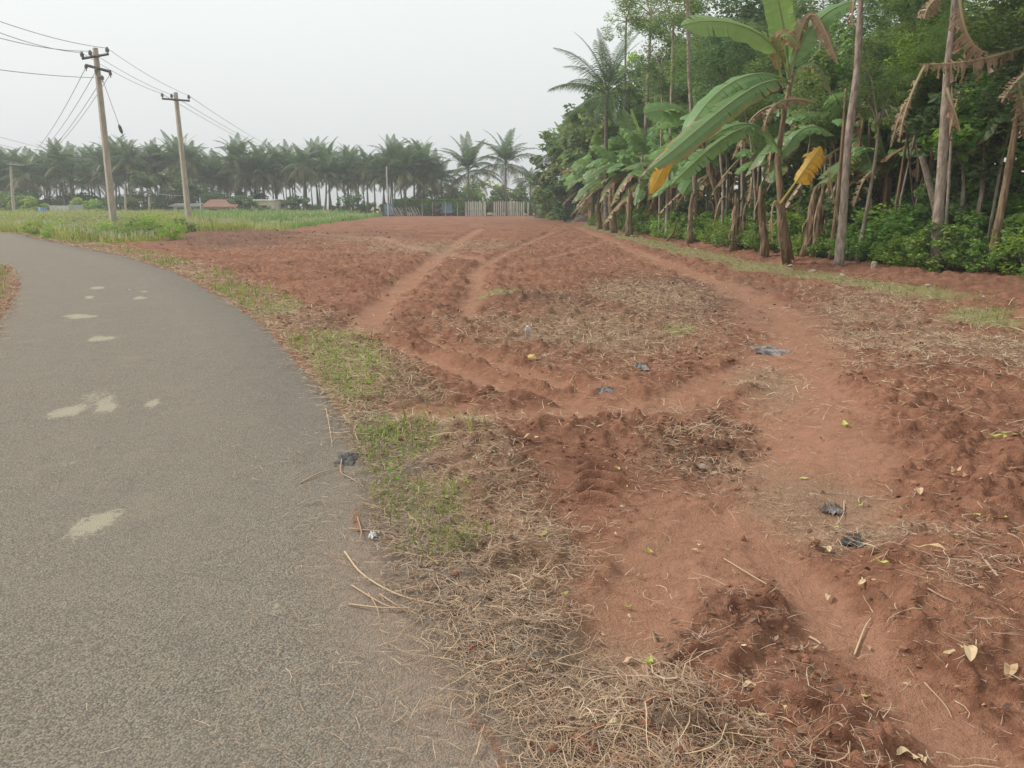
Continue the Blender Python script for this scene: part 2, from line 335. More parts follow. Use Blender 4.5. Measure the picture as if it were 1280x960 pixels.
# ------------------------------------------------------------------ layout maps
RR = smooth([(0.9, -14), (0.45, -5), (0.2, 0.5)]+G2([(668, 960), (600, 880), (548, 800), (505, 740), (475, 680), (462, 630), (458, 590), (440, 545), (412, 500), (384, 465), (352, 425), (316, 395), (270, 366), (224, 342), (170, 324), (110, 311), (50, 299), (0, 291)])+[(-44, 50), (-75, 62)], 4)
RL = smooth([(-2.7, -14), (-3.1, -5), (-3.3, 0), (-3.6, 3), (-4.35, 5.5), (-5.5, 8)]+G2([(2, 398), (17, 372), (18, 350), (6, 333)])+[(-15.5, 21.5), (-24, 27.5), (-46, 40), (-77, 52)], 4)
PATHS = [(smooth(G2(l), 4), w) for l, w in [
    ([(722, 284), (790, 312), (880, 342), (950, 372), (992, 412), (1000, 460), (990, 520), (1010, 580), (1000, 640)], 0.42),
    ([(500, 522), (600, 518), (720, 512), (830, 500), (930, 468), (990, 425)], 0.28),
    ([(440, 420), (470, 386), (510, 350), (545, 322), (575, 300), (600, 286)], 0.30),
    ([(580, 400), (596, 360), (600, 335), (640, 312), (690, 290)], 0.20),
    ([(470, 296), (510, 308), (560, 318), (600, 326)], 0.35),
    ([(470, 430), (540, 452), (620, 478), (700, 496), (760, 505)], 0.16),
    ([(530, 420), (600, 446), (680, 470), (760, 490), (830, 498)], 0.12),
    ([(960, 640), (880, 645), (820, 690), (790, 760), (760, 840)], 0.22),
    ([(960, 690), (1040, 770), (1130, 850), (1240, 950)], 0.13),
    ([(590, 340), (700, 318), (760, 300)], 0.2),
]]
WARP = None
def blob(x, y, u, v, ru, rv, soft=0.5):          # soft ellipse given by its outline in the photograph, laid on the ground
    c = G(u, v); e = G(u+ru, v); n = G(u, v-rv); s_ = G(u, v+rv)
    rx = abs(e.x-c.x); dy = y-c.y; ry = np.where(dy > 0, n.y-c.y, c.y-s_.y)
    x0 = c.x*(1+dy/c.y*0.6) if abs(c.x) > 0.01 else c.x
    q = np.hypot((x-x0)/rx, dy/ry)
    if WARP is not None: q = q*(1+0.9*WARP[0])+0.9*WARP[1]
    return 1-ss(1-soft, 1+soft, q)
STRIP = smooth(G2([(735, 281), (800, 299), (880, 318), (960, 334), (1060, 350), (1160, 367), (1290, 392)])+[(9.6, 9), (10, 4), (10, -8)], 4)[::-1]
MEAD = smooth([(-30, 30), (-17.5, 31)]+G2([(205, 306), (262, 301), (330, 292), (400, 281), (452, 274), (492, 269)])+[(-14.5, 140)], 3)
MEAD2 = smooth([(-70, 60), (-30, 42.2)]+G2([(40, 299), (90, 306), (140, 313), (190, 314), (210, 307)])+[(-13.2, 29.5)], 3)
def masks(x, y):
    m = {}
    m['dR'] = dR = pdist(x, y, RR); m['dL'] = dL = -pdist(x, y, RL)
    m['road'] = np.minimum(-dR, -dL)                # > 0 inside the road
    pa = np.zeros_like(x)
    wob = (fbm(x, y, 0.7, 3, 3)-0.5)+1.3*(fbm(x, y, 0.22, 3, 4)-0.5)
    for pl, wd in PATHS:
        d = np.abs(pdist(x, y, pl))+wob*wd*0.9
        pa = np.maximum(pa, (1-ss(wd*0.2, wd*1.5, d))*(0.7+0.5*fbm(x, y, 1.3, 3, 7)))
    m['path'] = pa
    global WARP
    WARP = (fbm(x, y, 0.55, 4, 5)-0.5, fbm(x, y, 1.6, 4, 6)-0.5)
    B = lambda *a: blob(x, y, *a)
    pb = np.maximum(B(860, 690, 95, 75), B(560, 515, 70, 14)); pb = np.maximum(pb, B(960, 390, 60, 30)*0.8)
    m['path'] = np.maximum(m['path'], pb*0.8)
    st = pdist(x, y, STRIP)
    m['st'] = st
    sw = fbm(x, y, 1.6, 3, 21)
    strip = (1-ss(0.35, 0.95, np.abs(st+0.12+(sw-0.5)*1.1)))*ss(10, 14, y+0*x)*(0.6+0.5*sw)
    fd = pdist(x, y, MEAD2)                          # left of it = the meadow
    md = pdist(x, y, MEAD)
    n8 = fbm(x, y, 2.0, 3, 8)
    mead = ((md+(n8-0.5)*1.2) < 0) & ((fd+(n8-0.5)*0.5) < 0) & (dR > 0.3) & (y > 28)
    m['mead'] = mead.astype(float)
    beyond = (y > 119) | ((dL > 1.5) & (y > 12))
    green = np.maximum(strip, m['mead']); green = np.maximum(green, beyond*0.8)
    vg = [(436, 468, 44, 36), (350, 387, 26, 12), (410, 438, 34, 18), (490, 560, 60, 30), (520, 630, 50, 26), (545, 690, 55, 20), (850, 412, 22, 8), (630, 368, 30, 5), (1230, 400, 60, 14), (470, 610, 24, 30)]
    for a in vg: green = np.maximum(green, B(*a)*0.85)
    lv = ss(0.0, 0.25, dL)*(1-ss(1.5, 2.5, dL)); green = np.maximum(green, lv*0.45)
    m['green'] = green
    vw = 0.55+0.35*fbm(x, y, 2.5, 2, 31)
    dry = (1-ss(vw*0.7, vw*1.5, dR))*ss(-0.12, 0.08, dR)*1.1
    nearv = ss(9, 5, y); dry = dry*(0.85+0.15*nearv)
    for a in [(600, 560, 60, 60), (610, 640, 80, 70), (610, 725, 75, 50), (1120, 420, 130, 62), (1230, 455, 90, 40), (730, 420, 150, 45), (820, 380, 110, 36), (900, 570, 110, 60), (1000, 640, 120, 40), (1210, 770, 100, 80), (1090, 690, 110, 30), (960, 490, 50, 50), (870, 800, 60, 50), (560, 310, 120, 8), (430, 300, 70, 5)]:
        dry = np.maximum(dry, B(*a, 0.65)*0.78)
    for a, k in [((670, 840, 70, 70), 0.36), ((790, 850, 70, 40), 0.28), ((740, 920, 70, 40), 0.24)]: dry = np.maximum(dry, B(*a, 0.8)*k)
    dry = dry*(1-0.45*ss(3.4, 2.4, y)*ss(0.3, 0.8, dR))*(1-0.8*B(955, 830, 100, 70, 0.6))*(1-0.5*B(760, 760, 70, 50, 0.8))
    lv2 = ss(-0.15, 0.1, dL)*(1-ss(2.5, 4, dL))*0.9; dry = np.maximum(dry, lv2)
    dry *= 0.45+0.95*fbm(x, y, 0.8, 3, 12)
    m['dry'] = np.clip(dry, 0, 1)*(1-0.75*np.clip(pb, 0, 1))
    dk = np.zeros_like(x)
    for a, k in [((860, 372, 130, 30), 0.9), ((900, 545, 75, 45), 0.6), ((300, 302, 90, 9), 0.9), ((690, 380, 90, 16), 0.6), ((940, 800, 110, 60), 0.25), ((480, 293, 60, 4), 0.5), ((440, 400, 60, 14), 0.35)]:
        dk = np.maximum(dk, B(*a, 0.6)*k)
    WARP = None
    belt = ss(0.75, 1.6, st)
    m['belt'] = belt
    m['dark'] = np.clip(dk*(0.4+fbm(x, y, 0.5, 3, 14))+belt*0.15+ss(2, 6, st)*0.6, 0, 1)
    return m
MOUNDS = [((1200, 560, 190, 80), 0.14), ((1150, 470, 200, 40), 0.08), ((640, 600, 60, 60), 0.045), ((700, 660, 40, 30), -0.04), ((900, 550, 80, 40), -0.09), ((1230, 760, 130, 70), 0.10), ((930, 820, 110, 80), 0.025), ((960, 600, 60, 26), 0.05), ((760, 590, 80, 50), 0.05), ((480, 470, 36, 36), 0.05), ((300, 300, 95, 6), 0.28), ((690, 385, 90, 10), 0.09), ((760, 270, 20, 6), 0.25), ((855, 355, 150, 40), -0.08)]
def height(x, y, m):
    h = 0.05*(fbm(x, y, 6, 2, 41)-0.5)
    near = 1/(1+np.exp((np.hypot(x, y)-40)/8))
    far = 1-ss(60, 100, y)
    rough = (1-0.85*m['path'])*(1-0.5*m['green'])*(0.55+0.9*fbm(x, y, 1.7, 2, 44))
    n = np.abs(fbm(x, y, 0.34, 3, 51)-0.5)*2; n2 = fbm(x, y, 0.11, 3, 52); n3 = fbm(x, y, 0.9, 3, 53)
    clod = ss(0.5, 0.72, n2)
    h += rough*(0.11*(n3-0.5)+0.075*n+0.05*(n2-0.5)+0.035*clod)*(0.35+0.65*near)
    # tilled furrows, running roughly across the view
    q = math.radians(14); fy = (-x*math.sin(q)+y*math.cos(q))+0.4*(fbm(x, y, 4, 2, 61)-0.5)
    fur = ss(9, 13, y)*far*(1-m['path'])*(1-m['green'])*(1-ss(-0.4, 0.4, m['st']))*ss(0.8, 2.0, m['dR'])
    h += fur*0.035*np.sin(fy*2*math.pi/0.62)*(0.4+fbm(x, y, 1.1, 2, 62))
    for pl, wd in PATHS:
        if wd < 0.5: pass
    h -= 0.035*m['path']
    for a, k in MOUNDS: h += 1.25*k*blob(x, y, *a, 0.8)
    # tyre imprint with lugs
    c = G(752, 604); lx = (x-c.x-0.10*(y-c.y)); ly = y-c.y
    h = h*(1-0.9*(1-ss(0.2, 0.6, np.hypot(lx, ly*0.6))))
    im = (1-ss(0.08, 0.16, np.abs(lx)+0.05*(fbm(x, y, 0.09, 2, 77)-0.5)))*(1-ss(0.16, 0.46, np.abs(ly-0.02)))
    h = h*(1-im*0.75)-im*(0.004+0.05*np.cos((ly+3.0*lx*lx+0.35*lx)*2*math.pi/0.16))
    for pl, k in ((PATHS[5][0], 1), (PATHS[6][0], 1), (PATHS[2][0], 2.2), (PATHS[3][0], 1.6)):
        d = np.abs(pdist(x, y, pl)); h -= 0.03*(1-ss(0.08*k, 0.2*k, d))-0.018*(1-ss(0.0, 0.1*k, np.abs(d-0.26*k)))
    h += 0.10*ss(0.5, 2.0, m['st'])*ss(12, 15, y)
    # the road's bed lies lower; the verge creeps over its ragged edge
    rd = m['road']; e = rd+(fbm(x, y, 0.35, 4, 71)-0.5)*0.22+(fbm(x, y, 2.2, 2, 72)-0.5)*0.25
    hr = ss(-0.45, -0.02, e)
    h = h*(1-hr)+0.012*hr-0.09*ss(-0.03, 0.2, e)+0.03*(1-hr)*ss(-1.5, -0.3, e)
    return h
def Hs(x, y):
    x = np.atleast_1d(np.asarray(x, float)); y = np.atleast_1d(np.asarray(y, float))
    m = masks(x, y); return height(x, y, m)
def Z(x, y): return float(Hs([x], [y])[0])
def GZ(u, v, dz=0):
    p = G(u, v)
    for _ in range(2): p = G(u, v, Z(p.x, p.y))
    p.z += dz; return p

# ------------------------------------------------------------------ ground sheet (polar grid, finest near the lens)
rs = [0.0, 0.4, 0.8, 1.1, 1.35]; r = 1.55
while r < 150: rs.append(r); r += max(0.006, min(r*r/1300, 0.011*r))
while r < 2500: rs.append(r); r *= 1.12
rs = np.array(rs[1:])
fa = np.linspace(-39, 39, 640)
an = np.radians(np.concatenate([np.arange(-180, -60, 6), np.arange(-60, -39.5, 1.0), fa, np.arange(40, 60.1, 1.0), np.arange(66, 180, 6)]))
RRg, AAg = np.meshgrid(rs, an, indexing='ij')
gx = (RRg*np.sin(AAg)).ravel(); gy = (RRg*np.cos(AAg)).ravel()
gm = masks(gx, gy); gz = height(gx, gy, gm)
nr, na = RRg.shape
ii = np.arange(nr-1)[:, None]*na; jj = np.arange(na)[None, :]; j2 = (jj+1) % na
quads = np.stack([ii+jj, ii+j2, ii+na+j2, ii+na+jj], -1).reshape(-1, 4)[:, ::-1]
road_in = ss(0.0, 0.1, gm['road'])
graze = (1-ss(0.0, 0.9, np.where(gy < 5.5, gm['dR'], 9)))*ss(-0.2, 0, gm['dR'])*0.75
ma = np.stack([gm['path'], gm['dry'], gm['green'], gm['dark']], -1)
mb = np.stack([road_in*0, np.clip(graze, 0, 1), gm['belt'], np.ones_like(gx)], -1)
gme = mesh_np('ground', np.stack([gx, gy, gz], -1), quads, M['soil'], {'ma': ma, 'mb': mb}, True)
# close the small hole under the camera
import bmesh
bm = bmesh.new(); bm.from_mesh(gme); bm.verts.ensure_lookup_table()
ring = [bm.verts[j] for j in range(na)]; c0 = bm.verts.new((0, 0, float(gz[:na].mean())))
for j in range(na): bm.faces.new((ring[j], c0, ring[(j+1) % na]))
bm.to_mesh(gme); bm.free()
tag(link(bpy.data.objects.new('ground', gme)), 'red soil plot with dry grass, tyre tracks and green edges', kind='structure')

# ------------------------------------------------------------------ road strip
def resample(pl, n):
    s = np.concatenate([[0], np.cumsum(np.hypot(*np.diff(pl, axis=0).T))]); t = np.linspace(0, s[-1], n)
    return np.stack([np.interp(t, s, pl[:, 0]), np.interp(t, s, pl[:, 1])], -1)
nL = 420; nW = 70
# match left and right edges where the road turns
kr = RR[:, :]; kl = RL[:, :]
Rr = resample(kr, nL); Ll = resample(kl, nL)
tt = np.linspace(-0.06, 1.06, nW)
X = Ll[:, None, 0]+(Rr-Ll)[:, None, 0]*tt[None]; Yg = Ll[:, None, 1]+(Rr-Ll)[:, None, 1]*tt[None]
x = X.ravel(); y = Yg.ravel(); rm = {'dR': pdist(x, y, RR), 'dL': -pdist(x, y, RL)}
zr = 0.006*(fbm(x, y, 1.2, 3, 81)-0.5)+0.02*np.sin(np.clip(np.tile(tt, nL), 0, 1)*math.pi)
edge = np.tile((tt < 0) | (tt > 1), nL); zr = np.where(edge, zr-0.02, zr)
pt = np.zeros_like(x)
for a in [(84, 519, 24, 5), (133, 509, 19, 7), (190, 510, 12, 5), (118, 662, 27, 15), (126, 425, 19, 3.5), (100, 397, 22, 2.5), (175, 374, 9, 2), (122, 361, 10, 1.6), (112, 373, 8, 1.5), (180, 633-268, 6, 1), (375, 527, 6, 5), (197, 571-60, 6, 3)]:
    pt = np.maximum(pt, blob(x, y, *a, 0.45))
for a in [(75, 780, 34, 26), (75, 780, 30, 22), (85, 590, 26, 10), (120, 500, 30, 12), (160, 634, 6, 3), (350, 757, 14, 10), (230, 860, 40, 25)]:
    pt = np.maximum(pt, blob(x, y, *a, 0.8)*(0.78 if a[2] == 30 and a[1] == 780 else 0.55))
du = (1-ss(0.05, 0.6, -rm['dR']))*0.4*ss(9, 6, y)+(1-ss(0.1, 0.9, -rm['dR']))*0.4*ss(4.2, 2.8, y)+(1-ss(0.1, 0.5, -rm['dL']))*0.4
dk = (1-ss(0.15, 0.9, -rm['dR']))*ss(3.5, 6, y)*0.5
fq = np.arange((nL-1)*nW).reshape(nL-1, nW)[:, :-1].ravel()
rq = np.stack([fq, fq+1, fq+nW+1, fq+nW], -1)
rme = mesh_np('road', np.stack([x, y, zr], -1), rq, M['road'], {'ma': np.stack([pt, du, dk, np.ones_like(x)], -1)}, True)
tag(link(bpy.data.objects.new('road', rme)), 'narrow worn asphalt village road curving left', kind='structure')

# ------------------------------------------------------------------ scattered cover
def sample(n, umin=-60, umax=1340, vmin=262, vmax=1000, bias=1.0):
    # positions spread over the visible ground, thinning with distance
    th = NR.uniform(math.radians(-42), math.radians(42), n)
    lo, hi = 1.5, 60.0
    q = NR.random(n); r_ = (lo**-bias+(hi**-bias-lo**-bias)*q)**(-1/bias)
    return r_*np.sin(th), r_*np.cos(th), r_
def ribbons(px, py, pz, L, Wd, segs, curl, lift, name, mat):
    n = len(px); th = NR.uniform(0, 2*math.pi, n); k = segs+1
    V = np.zeros((n, k, 2, 3)); cx = px.copy(); cy = py.copy()
    a = th.copy(); kap = NR.normal(0, curl, n); tilt = NR.uniform(-0.1, 1, n)*lift
    zz = pz+0.004+NR.uniform(0, 1, n)**2*0.02
    for i in range(k):
        t = i/segs; w_ = Wd*(1-0.5*t)/2; rl = NR.uniform(-0.6, 0.6, n)
        V[:, i, 0] = np.stack([cx-np.sin(a)*w_, cy+np.cos(a)*w_, zz+rl*w_], -1)
        V[:, i, 1] = np.stack([cx+np.sin(a)*w_, cy-np.cos(a)*w_, zz-rl*w_], -1)
        cx = cx+np.cos(a)*L/segs; cy = cy+np.sin(a)*L/segs; zz = zz+L/segs*(tilt*(1-1.6*t)); a = a+kap/segs*2+NR.normal(0, curl*0.3, n)
    base = (np.arange(n)*k*2)[:, None]+(np.arange(segs)*2)[None]
    Fq = np.stack([base, base+1, base+3, base+2], -1).reshape(-1, 4)
    return mesh_np(name, V.reshape(-1, 3), Fq, mat)
def leafcards(c, nrm_up, size, name, mat, asp=0.45):
    n = len(c); a = NR.uniform(0, 2*math.pi, n); d = np.stack([np.cos(a), np.sin(a), NR.uniform(-0.5, 0.5, n)], -1); d /= np.linalg.norm(d, axis=1)[:, None]
    up = nrm_up+NR.normal(0, 0.45, (n, 3)); s = np.cross(d, up); s /= np.linalg.norm(s, axis=1)[:, None]+1e-9; u = np.cross(s, d)
    L = (size*NR.uniform(0.6, 1.25, n))[:, None]; Wd = L*asp
    V = np.stack([c-d*L/2, c+s*Wd/2+u*Wd*0.12, c-s*Wd/2+u*Wd*0.12, c+d*L*0.08-u*Wd*0.08, c+d*L/2-u*L*0.12], 1)
    b0 = np.arange(n)[:, None]*5; Fq = np.concatenate([b0+np.array([[0, 1, 3]]), b0+np.array([[0, 3, 2]]), b0+np.array([[1, 4, 3]]), b0+np.array([[3, 4, 2]])])
    return mesh_np(name, V.reshape(-1, 3), Fq, mat)
def cells(x, y, z, m, prob):
    k = NR.random(len(x)) < prob; return x[k], y[k], z[k], k
# dry straw
x, y, r_ = sample(300000, bias=0.3); m = masks(x, y); z = height(x, y, m)
z = np.maximum(z, np.where(m['road'] > 0, 0.012, -9))
pr = np.clip(m['dry'], 0, 1)**1.5*1.0+0.06*(m['road'] < 0)+np.where(m['road'] > 0, np.where(y < 6, 0.16*np.exp(np.minimum(m['dR'], 0)/0.28), 0.5*np.exp(np.minimum(m['dR'], 0)/0.10)), 0)+np.where(m['road'] > 0, 0.001, 0)
pr *= (1-0.7*m['mead'])*np.where(m['path'] > 0.5, 0.35, 1)*0.55*(m['st'] < 1.2)
x, y, z, k = cells(x, y, z, m, np.clip(pr, 0, 1)); r_ = r_[k]
me = ribbons(x, y, z, NR.uniform(0.015, 0.095, len(x))*(1+r_*0.03), 0.0010+0.00075*np.minimum(r_, 14)*NR.uniform(0.45, 1.1, len(x)), 3, 0.38, 0.3, 'dry_straw', M['straw'])
tag(link(bpy.data.objects.new('dry_straw', me)), 'dry straw and cut grass strewn over the soil', 'straw', kind='stuff')
print('straw', len(x))
# dry grass farther off: coarser stalks on the banks, in the dry patches and along both road edges
def along(pl, n, y0, y1, o0, o1, sg):
    q = resample(pl, 3000); t = np.gradient(q, axis=0); t /= np.linalg.norm(t, axis=1)[:, None]
    ok = np.where((q[:, 1] > y0) & (q[:, 1] < y1) & (q[:, 0] > -34))[0]; i = NR.choice(ok, n); o = o0+(o1-o0)*NR.random(n)**1.6
    return q[i, 0]+t[i, 1]*o*sg, q[i, 1]-t[i, 0]*o*sg, o
x, y, r_ = sample(330000, bias=-0.2); k = (r_ > 5) & (r_ < 34); x, y, r_ = x[k], y[k], r_[k]; m = masks(x, y)
pr = (np.clip(m['dry'], 0, 1)**1.2*1.1+0.10)*(m['road'] < 0.0)*(m['st'] < 1.0)*(1-m['mead'])*np.where(m['path'] > 0.5, 0.35, 1)*(0.25+1.1*fbm(x, y, 0.45, 3, 101))*0.8
k = NR.random(len(x)) < pr; xs, ys = [x[k]], [y[k]]
for (pl, n_, sg, y0_, o1_) in ((RR, 15000, 1, 4.5, 1.0), (RL, 9000, -1, 7, 2.6)):
    x, y, o = along(pl, n_, y0_, 42, -0.06, o1_, sg); k = NR.random(len(x)) < 0.25+0.9*fbm(x, y, 1.1, 3, 102); xs.append(x[k]); ys.append(y[k])
x = np.concatenate(xs); y = np.concatenate(ys); r_ = np.hypot(x, y); z = np.maximum(Hs(x, y), -0.0); print('far straw', len(x))
me = ribbons(x, y, z, NR.uniform(0.04, 0.15, len(x))*(1+r_*0.03), 0.002+0.00048*r_*NR.uniform(0.5, 1.2, len(x)), 2, 0.5, 0.5, 'dry_bank_grass', M['straw'])
tag(link(bpy.data.objects.new('dry_bank_grass', me)), 'dry cut grass matted on the banks and road edges', 'dry grass', kind='stuff')
# longer root fibres and twigs lying loose
x, y, r_ = sample(16000, bias=0.8); m = masks(x, y); z = height(x, y, m); z = np.maximum(z, np.where(m['road'] > 0, 0.012, -9))
pr = np.clip(m['dry'], 0, 1)*0.6+0.02*(m['road'] < 0); pr *= np.where(m['path'] > 0.5, 0.2, 1)*0.2*(m['st'] < 0.5)*(r_ < 16)
x, y, z, k = cells(x, y, z, m, np.clip(pr, 0, 1))
me = ribbons(x, y, z+0.006, NR.uniform(0.08, 0.36, len(x)), NR.uniform(0.002, 0.0042, len(x)), 6, 0.9, 0.3, 'root_fibres', M['root'])
tag(link(bpy.data.objects.new('root_fibres', me)), 'loose pale root fibres lying on the soil', 'roots', kind='stuff')
def blades(x, y, z, Hh, Wd, lean, name, mat):
    n = len(x); th = NR.uniform(0, 2*math.pi, n); ph = NR.uniform(0, 2*math.pi, n); ln = np.abs(NR.normal(0, lean, n))
    V = np.zeros((n, 6, 3)); wx = np.cos(th)*Wd/2; wy = np.sin(th)*Wd/2; lx = np.cos(ph)*ln*Hh; ly = np.sin(ph)*ln*Hh
    for i, (t, ww) in enumerate(((0, 1), (0.55, 0.8), (1, 0.1))):
        cx = x+lx*t*t; cy = y+ly*t*t; cz = z+Hh*t*(1-0.25*np.minimum(ln, 1.6)*t)
        V[:, i*2] = np.stack([cx-wx*ww, cy-wy*ww, cz], -1); V[:, i*2+1] = np.stack([cx+wx*ww, cy+wy*ww, cz], -1)
    b0 = np.arange(n)[:, None]*6; Fq = np.concatenate([b0+np.array([[0, 1, 3, 2]]), b0+np.array([[2, 3, 5, 4]])]).reshape(-1, 4)
    return mesh_np(name, V.reshape(-1, 3), Fq, mat)
# dark plant debris and chaff worked into the tilled soil
x, y, r_ = sample(150000, bias=0.15); m = masks(x, y); z = height(x, y, m)
pr = (0.05+0.9*np.clip(m['dark'], 0, 1)+0.35*m['dry'])*(m['road'] < -0.05)*(1-0.85*m['path'])*(m['st'] < 0.8)*(1-m['mead'])*np.clip(fbm(x, y, 0.9, 3, 97)*2.2-0.6, 0.05, 1)*0.45
k = NR.random(len(x)) < pr; x, y, z, r_ = x[k], y[k], z[k], r_[k]
me = leafcards(np.stack([x, y, z+0.006+0.02*NR.random(len(x))], -1), np.array([0, 0, 1.0]), (0.018+0.0045*r_)*NR.uniform(0.5, 1.3, len(x)), 'plant_debris', M['debris'], 0.4)
tag(link(bpy.data.objects.new('plant_debris', me)), 'dark shrivelled plant debris lying on the tilled soil', 'debris', kind='stuff'); print('debris', len(x))
# short green grass: verge tufts and the strip before the trees
x, y, r_ = sample(150000, bias=0.2); m = masks(x, y); z = height(x, y, m)
pr = np.clip(m['green'], 0, 1)**1.5*(m['mead'] < 0.5)*(m['road'] < 0)*(m['st'] < 1.3)*0.9*(0.3+fbm(x, y, 0.3, 2, 91))
x, y, z, k = cells(x, y, z, m, np.clip(pr, 0, 1)); r_ = r_[k]
me = blades(x, y, z-0.01, NR.uniform(0.03, 0.10, len(x)), 0.004+0.0009*r_, 0.9, 'short_grass', M['grass'])
tag(link(bpy.data.objects.new('short_grass', me)), 'short green grass in tufts along the verge and tree line', 'grass', kind='stuff')
print('grass', len(x))
x1, y1, o = along(RR, 20000, 4.5, 40, 0.05, 0.9, 1); k = NR.random(len(x1)) < np.clip(fbm(x1, y1, 1.3, 3, 103)*2.6-1.3, 0, 1); x1, y1 = x1[k], y1[k]
x2, y2, o = along(RL, 9000, 7, 40, 0.15, 2.8, -1); k = NR.random(len(x2)) < np.clip(fbm(x2, y2, 1.3, 3, 104)*2.6-1.0, 0, 1); x2, y2 = x2[k], y2[k]
x = np.concatenate([x1, x2]); y = np.concatenate([y1, y2]); r_ = np.hypot(x, y)
me = blades(x, y, Hs(x, y), NR.uniform(0.04, 0.15, len(x)), 0.004+0.0009*r_, 0.8, 'roadside_tufts', M['grass'])
tag(link(bpy.data.objects.new('roadside_tufts', me)), 'green grass tufts dotted along the road edges', 'grass', kind='stuff')
# low herbs in the bright verge patches
x, y, r_ = sample(120000, bias=0.3); m = masks(x, y); z = height(x, y, m)
pb = np.zeros_like(x)
for a in [(432, 462, 42, 34), (458, 488, 34, 22), (408, 438, 26, 15), (350, 387, 20, 9), (468, 560, 30, 18), (500, 600, 20, 12)]: pb = np.maximum(pb, blob(x, y, *a, 0.5)*(1 if a[1] < 500 else 0.35))
k = (NR.random(len(x)) < pb*1.5) & (m['road'] < -0.02); x, y, z = x[k], y[k], z[k]
me = leafcards(np.stack([x, y, z+NR.uniform(0.01, 0.10, len(x))], -1), np.array([0, 0, 1.0]), 0.028, 'low_herbs', M['herb'], 0.6)
tag(link(bpy.data.objects.new('low_herbs', me)), 'bright green low herbs spilling over the road edge', 'herbs', kind='stuff')
# meadow weeds
def wedge(n, y0, y1, x0, x1):
    y = NR.uniform(0, 1, n)**1.25*(y1-y0)+y0; u = NR.uniform(x0, x1, n); return (u-640)/F*y, y
x, y = wedge(90000, 29, 108, -60, 500); m = masks(x, y); k = m['mead'] > 0.5; x, y = x[k], y[k]
z = Hs(x, y); tall = 0.25+1.1*fbm(x, y, 3.5, 3, 95)**1.3; tall *= np.where(np.array(pdist(x, y, MEAD)) > -2.5, 0.6, 1.0)
rr_ = np.hypot(x, y); crop = (x > -0.42*y) & (y > 50)
s1 = ~crop
me = blades(x[s1], y[s1], z[s1], tall[s1]*NR.uniform(0.6, 1.3, s1.sum()), 0.02+0.0006*rr_[s1], 0.45, 'meadow_weeds', M['meadow'])
tag(link(bpy.data.objects.new('meadow_weeds', me)), 'tall yellow green weeds around the concrete poles', 'weeds', kind='stuff')
me = blades(x[crop], y[crop], z[crop], tall[crop]*NR.uniform(0.6, 1.2, crop.sum()), 0.05+0.0008*rr_[crop], 0.4, 'field_crop', M['crop'])
tag(link(bpy.data.objects.new('field_crop', me)), 'green crop growing between the poles and the palm grove', 'crop', kind='stuff')
k = NR.random(len(x)) < 0.14; x, y, z, tall = x[k], y[k], z[k], tall[k]
me = blades(x, y, z+tall*0.75, np.full(len(x), 0.25), 0.03+0.0004*np.hypot(x, y), 0.3, 'seed_heads', M['seedhead'])
tag(link(bpy.data.objects.new('seed_heads', me)), 'pale grass seed heads over the meadow', 'seed heads', kind='stuff')
x, y = wedge(60000, 29, 75, -60, 330); m = masks(x, y); k = (m['mead'] > 0.5) & (fbm(x, y, 2.2, 3, 98) > 0.5); x, y = x[k], y[k]; z = Hs(x, y)
zz = NR.random(len(x))**0.7*(0.3+0.9*fbm(x, y, 2.5, 2, 96))
me = leafcards(np.stack([x, y, z+zz], -1), np.array([0, -0.3, 1.0]), (0.07+0.001*np.hypot(x, y))*NR.uniform(0.6, 1.2, len(x)), 'broadleaf_weeds', M['weedleaf'], 0.45)
tag(link(bpy.data.objects.new('broadleaf_weeds', me)), 'mottled broad leaved weeds in the roadside meadow', 'weeds', kind='stuff')
# left road verge weeds
x = NR.uniform(-16, -6.0, 14000); y = NR.uniform(9, 26, 14000); m = masks(x, y); k = (m['dL'] > 0.15) & (m['dL'] < 5); x, y = x[k], y[k]
me = blades(x, y, Hs(x, y), NR.uniform(0.05, 0.2, len(x)), np.full(len(x), 0.012), 0.9, 'left_verge_grass', M['straw'])
tag(link(bpy.data.objects.new('verge_grass', me)), 'dry yellow grass on the far left verge', 'grass', kind='stuff')
# clods
ico = bmesh.new(); bmesh.ops.create_icosphere(ico, subdivisions=1, radius=1); iv = np.array([v.co[:] for v in ico.verts]); iff = np.array([[v.index for v in f.verts] for f in ico.faces]); 
ico2 = bmesh.new(); bmesh.ops.create_icosphere(ico2, subdivisions=2, radius=1); iv2 = np.array([v.co[:] for v in ico2.verts]); if2 = [[v.index for v in f.verts] for f in ico2.faces]
x, y, r_ = sample(150000, bias=0.7); m = masks(x, y); z = height(x, y, m)
c_ = G(752, 604); pr = (np.hypot(x-c_.x, y-c_.y) > 0.35)*(1-m['path'])**2*(1-m['green'])*(m['road'] < -0.05)*(m['st'] < 0)*np.clip(fbm(x, y, 0.8, 3, 99)*2.4-0.85, 0, 1)*0.4*(r_ < 26)
k = NR.random(len(x)) < pr; x, y, z, r_ = x[k], y[k], z[k], r_[k]; n = len(x)
s = (0.003+0.014*NR.random(n)**4)*(1+0.06*r_)
V = iv[None]*(1+NR.uniform(-0.3, 0.3, (n, 12, 1)))*s[:, None, None]*NR.uniform(0.6, 1.2, (n, 1, 3))+np.stack([x, y, z+s*0.3], -1)[:, None]
me = mesh_np('soil_clods', V.reshape(-1, 3), (np.arange(n)[:, None, None]*12+iff[None]).reshape(-1, 3), M['clod'])
tag(link(bpy.data.objects.new('soil_clods', me)), 'crumbled clods of red soil', 'soil', kind='stuff'); print('clods', n)

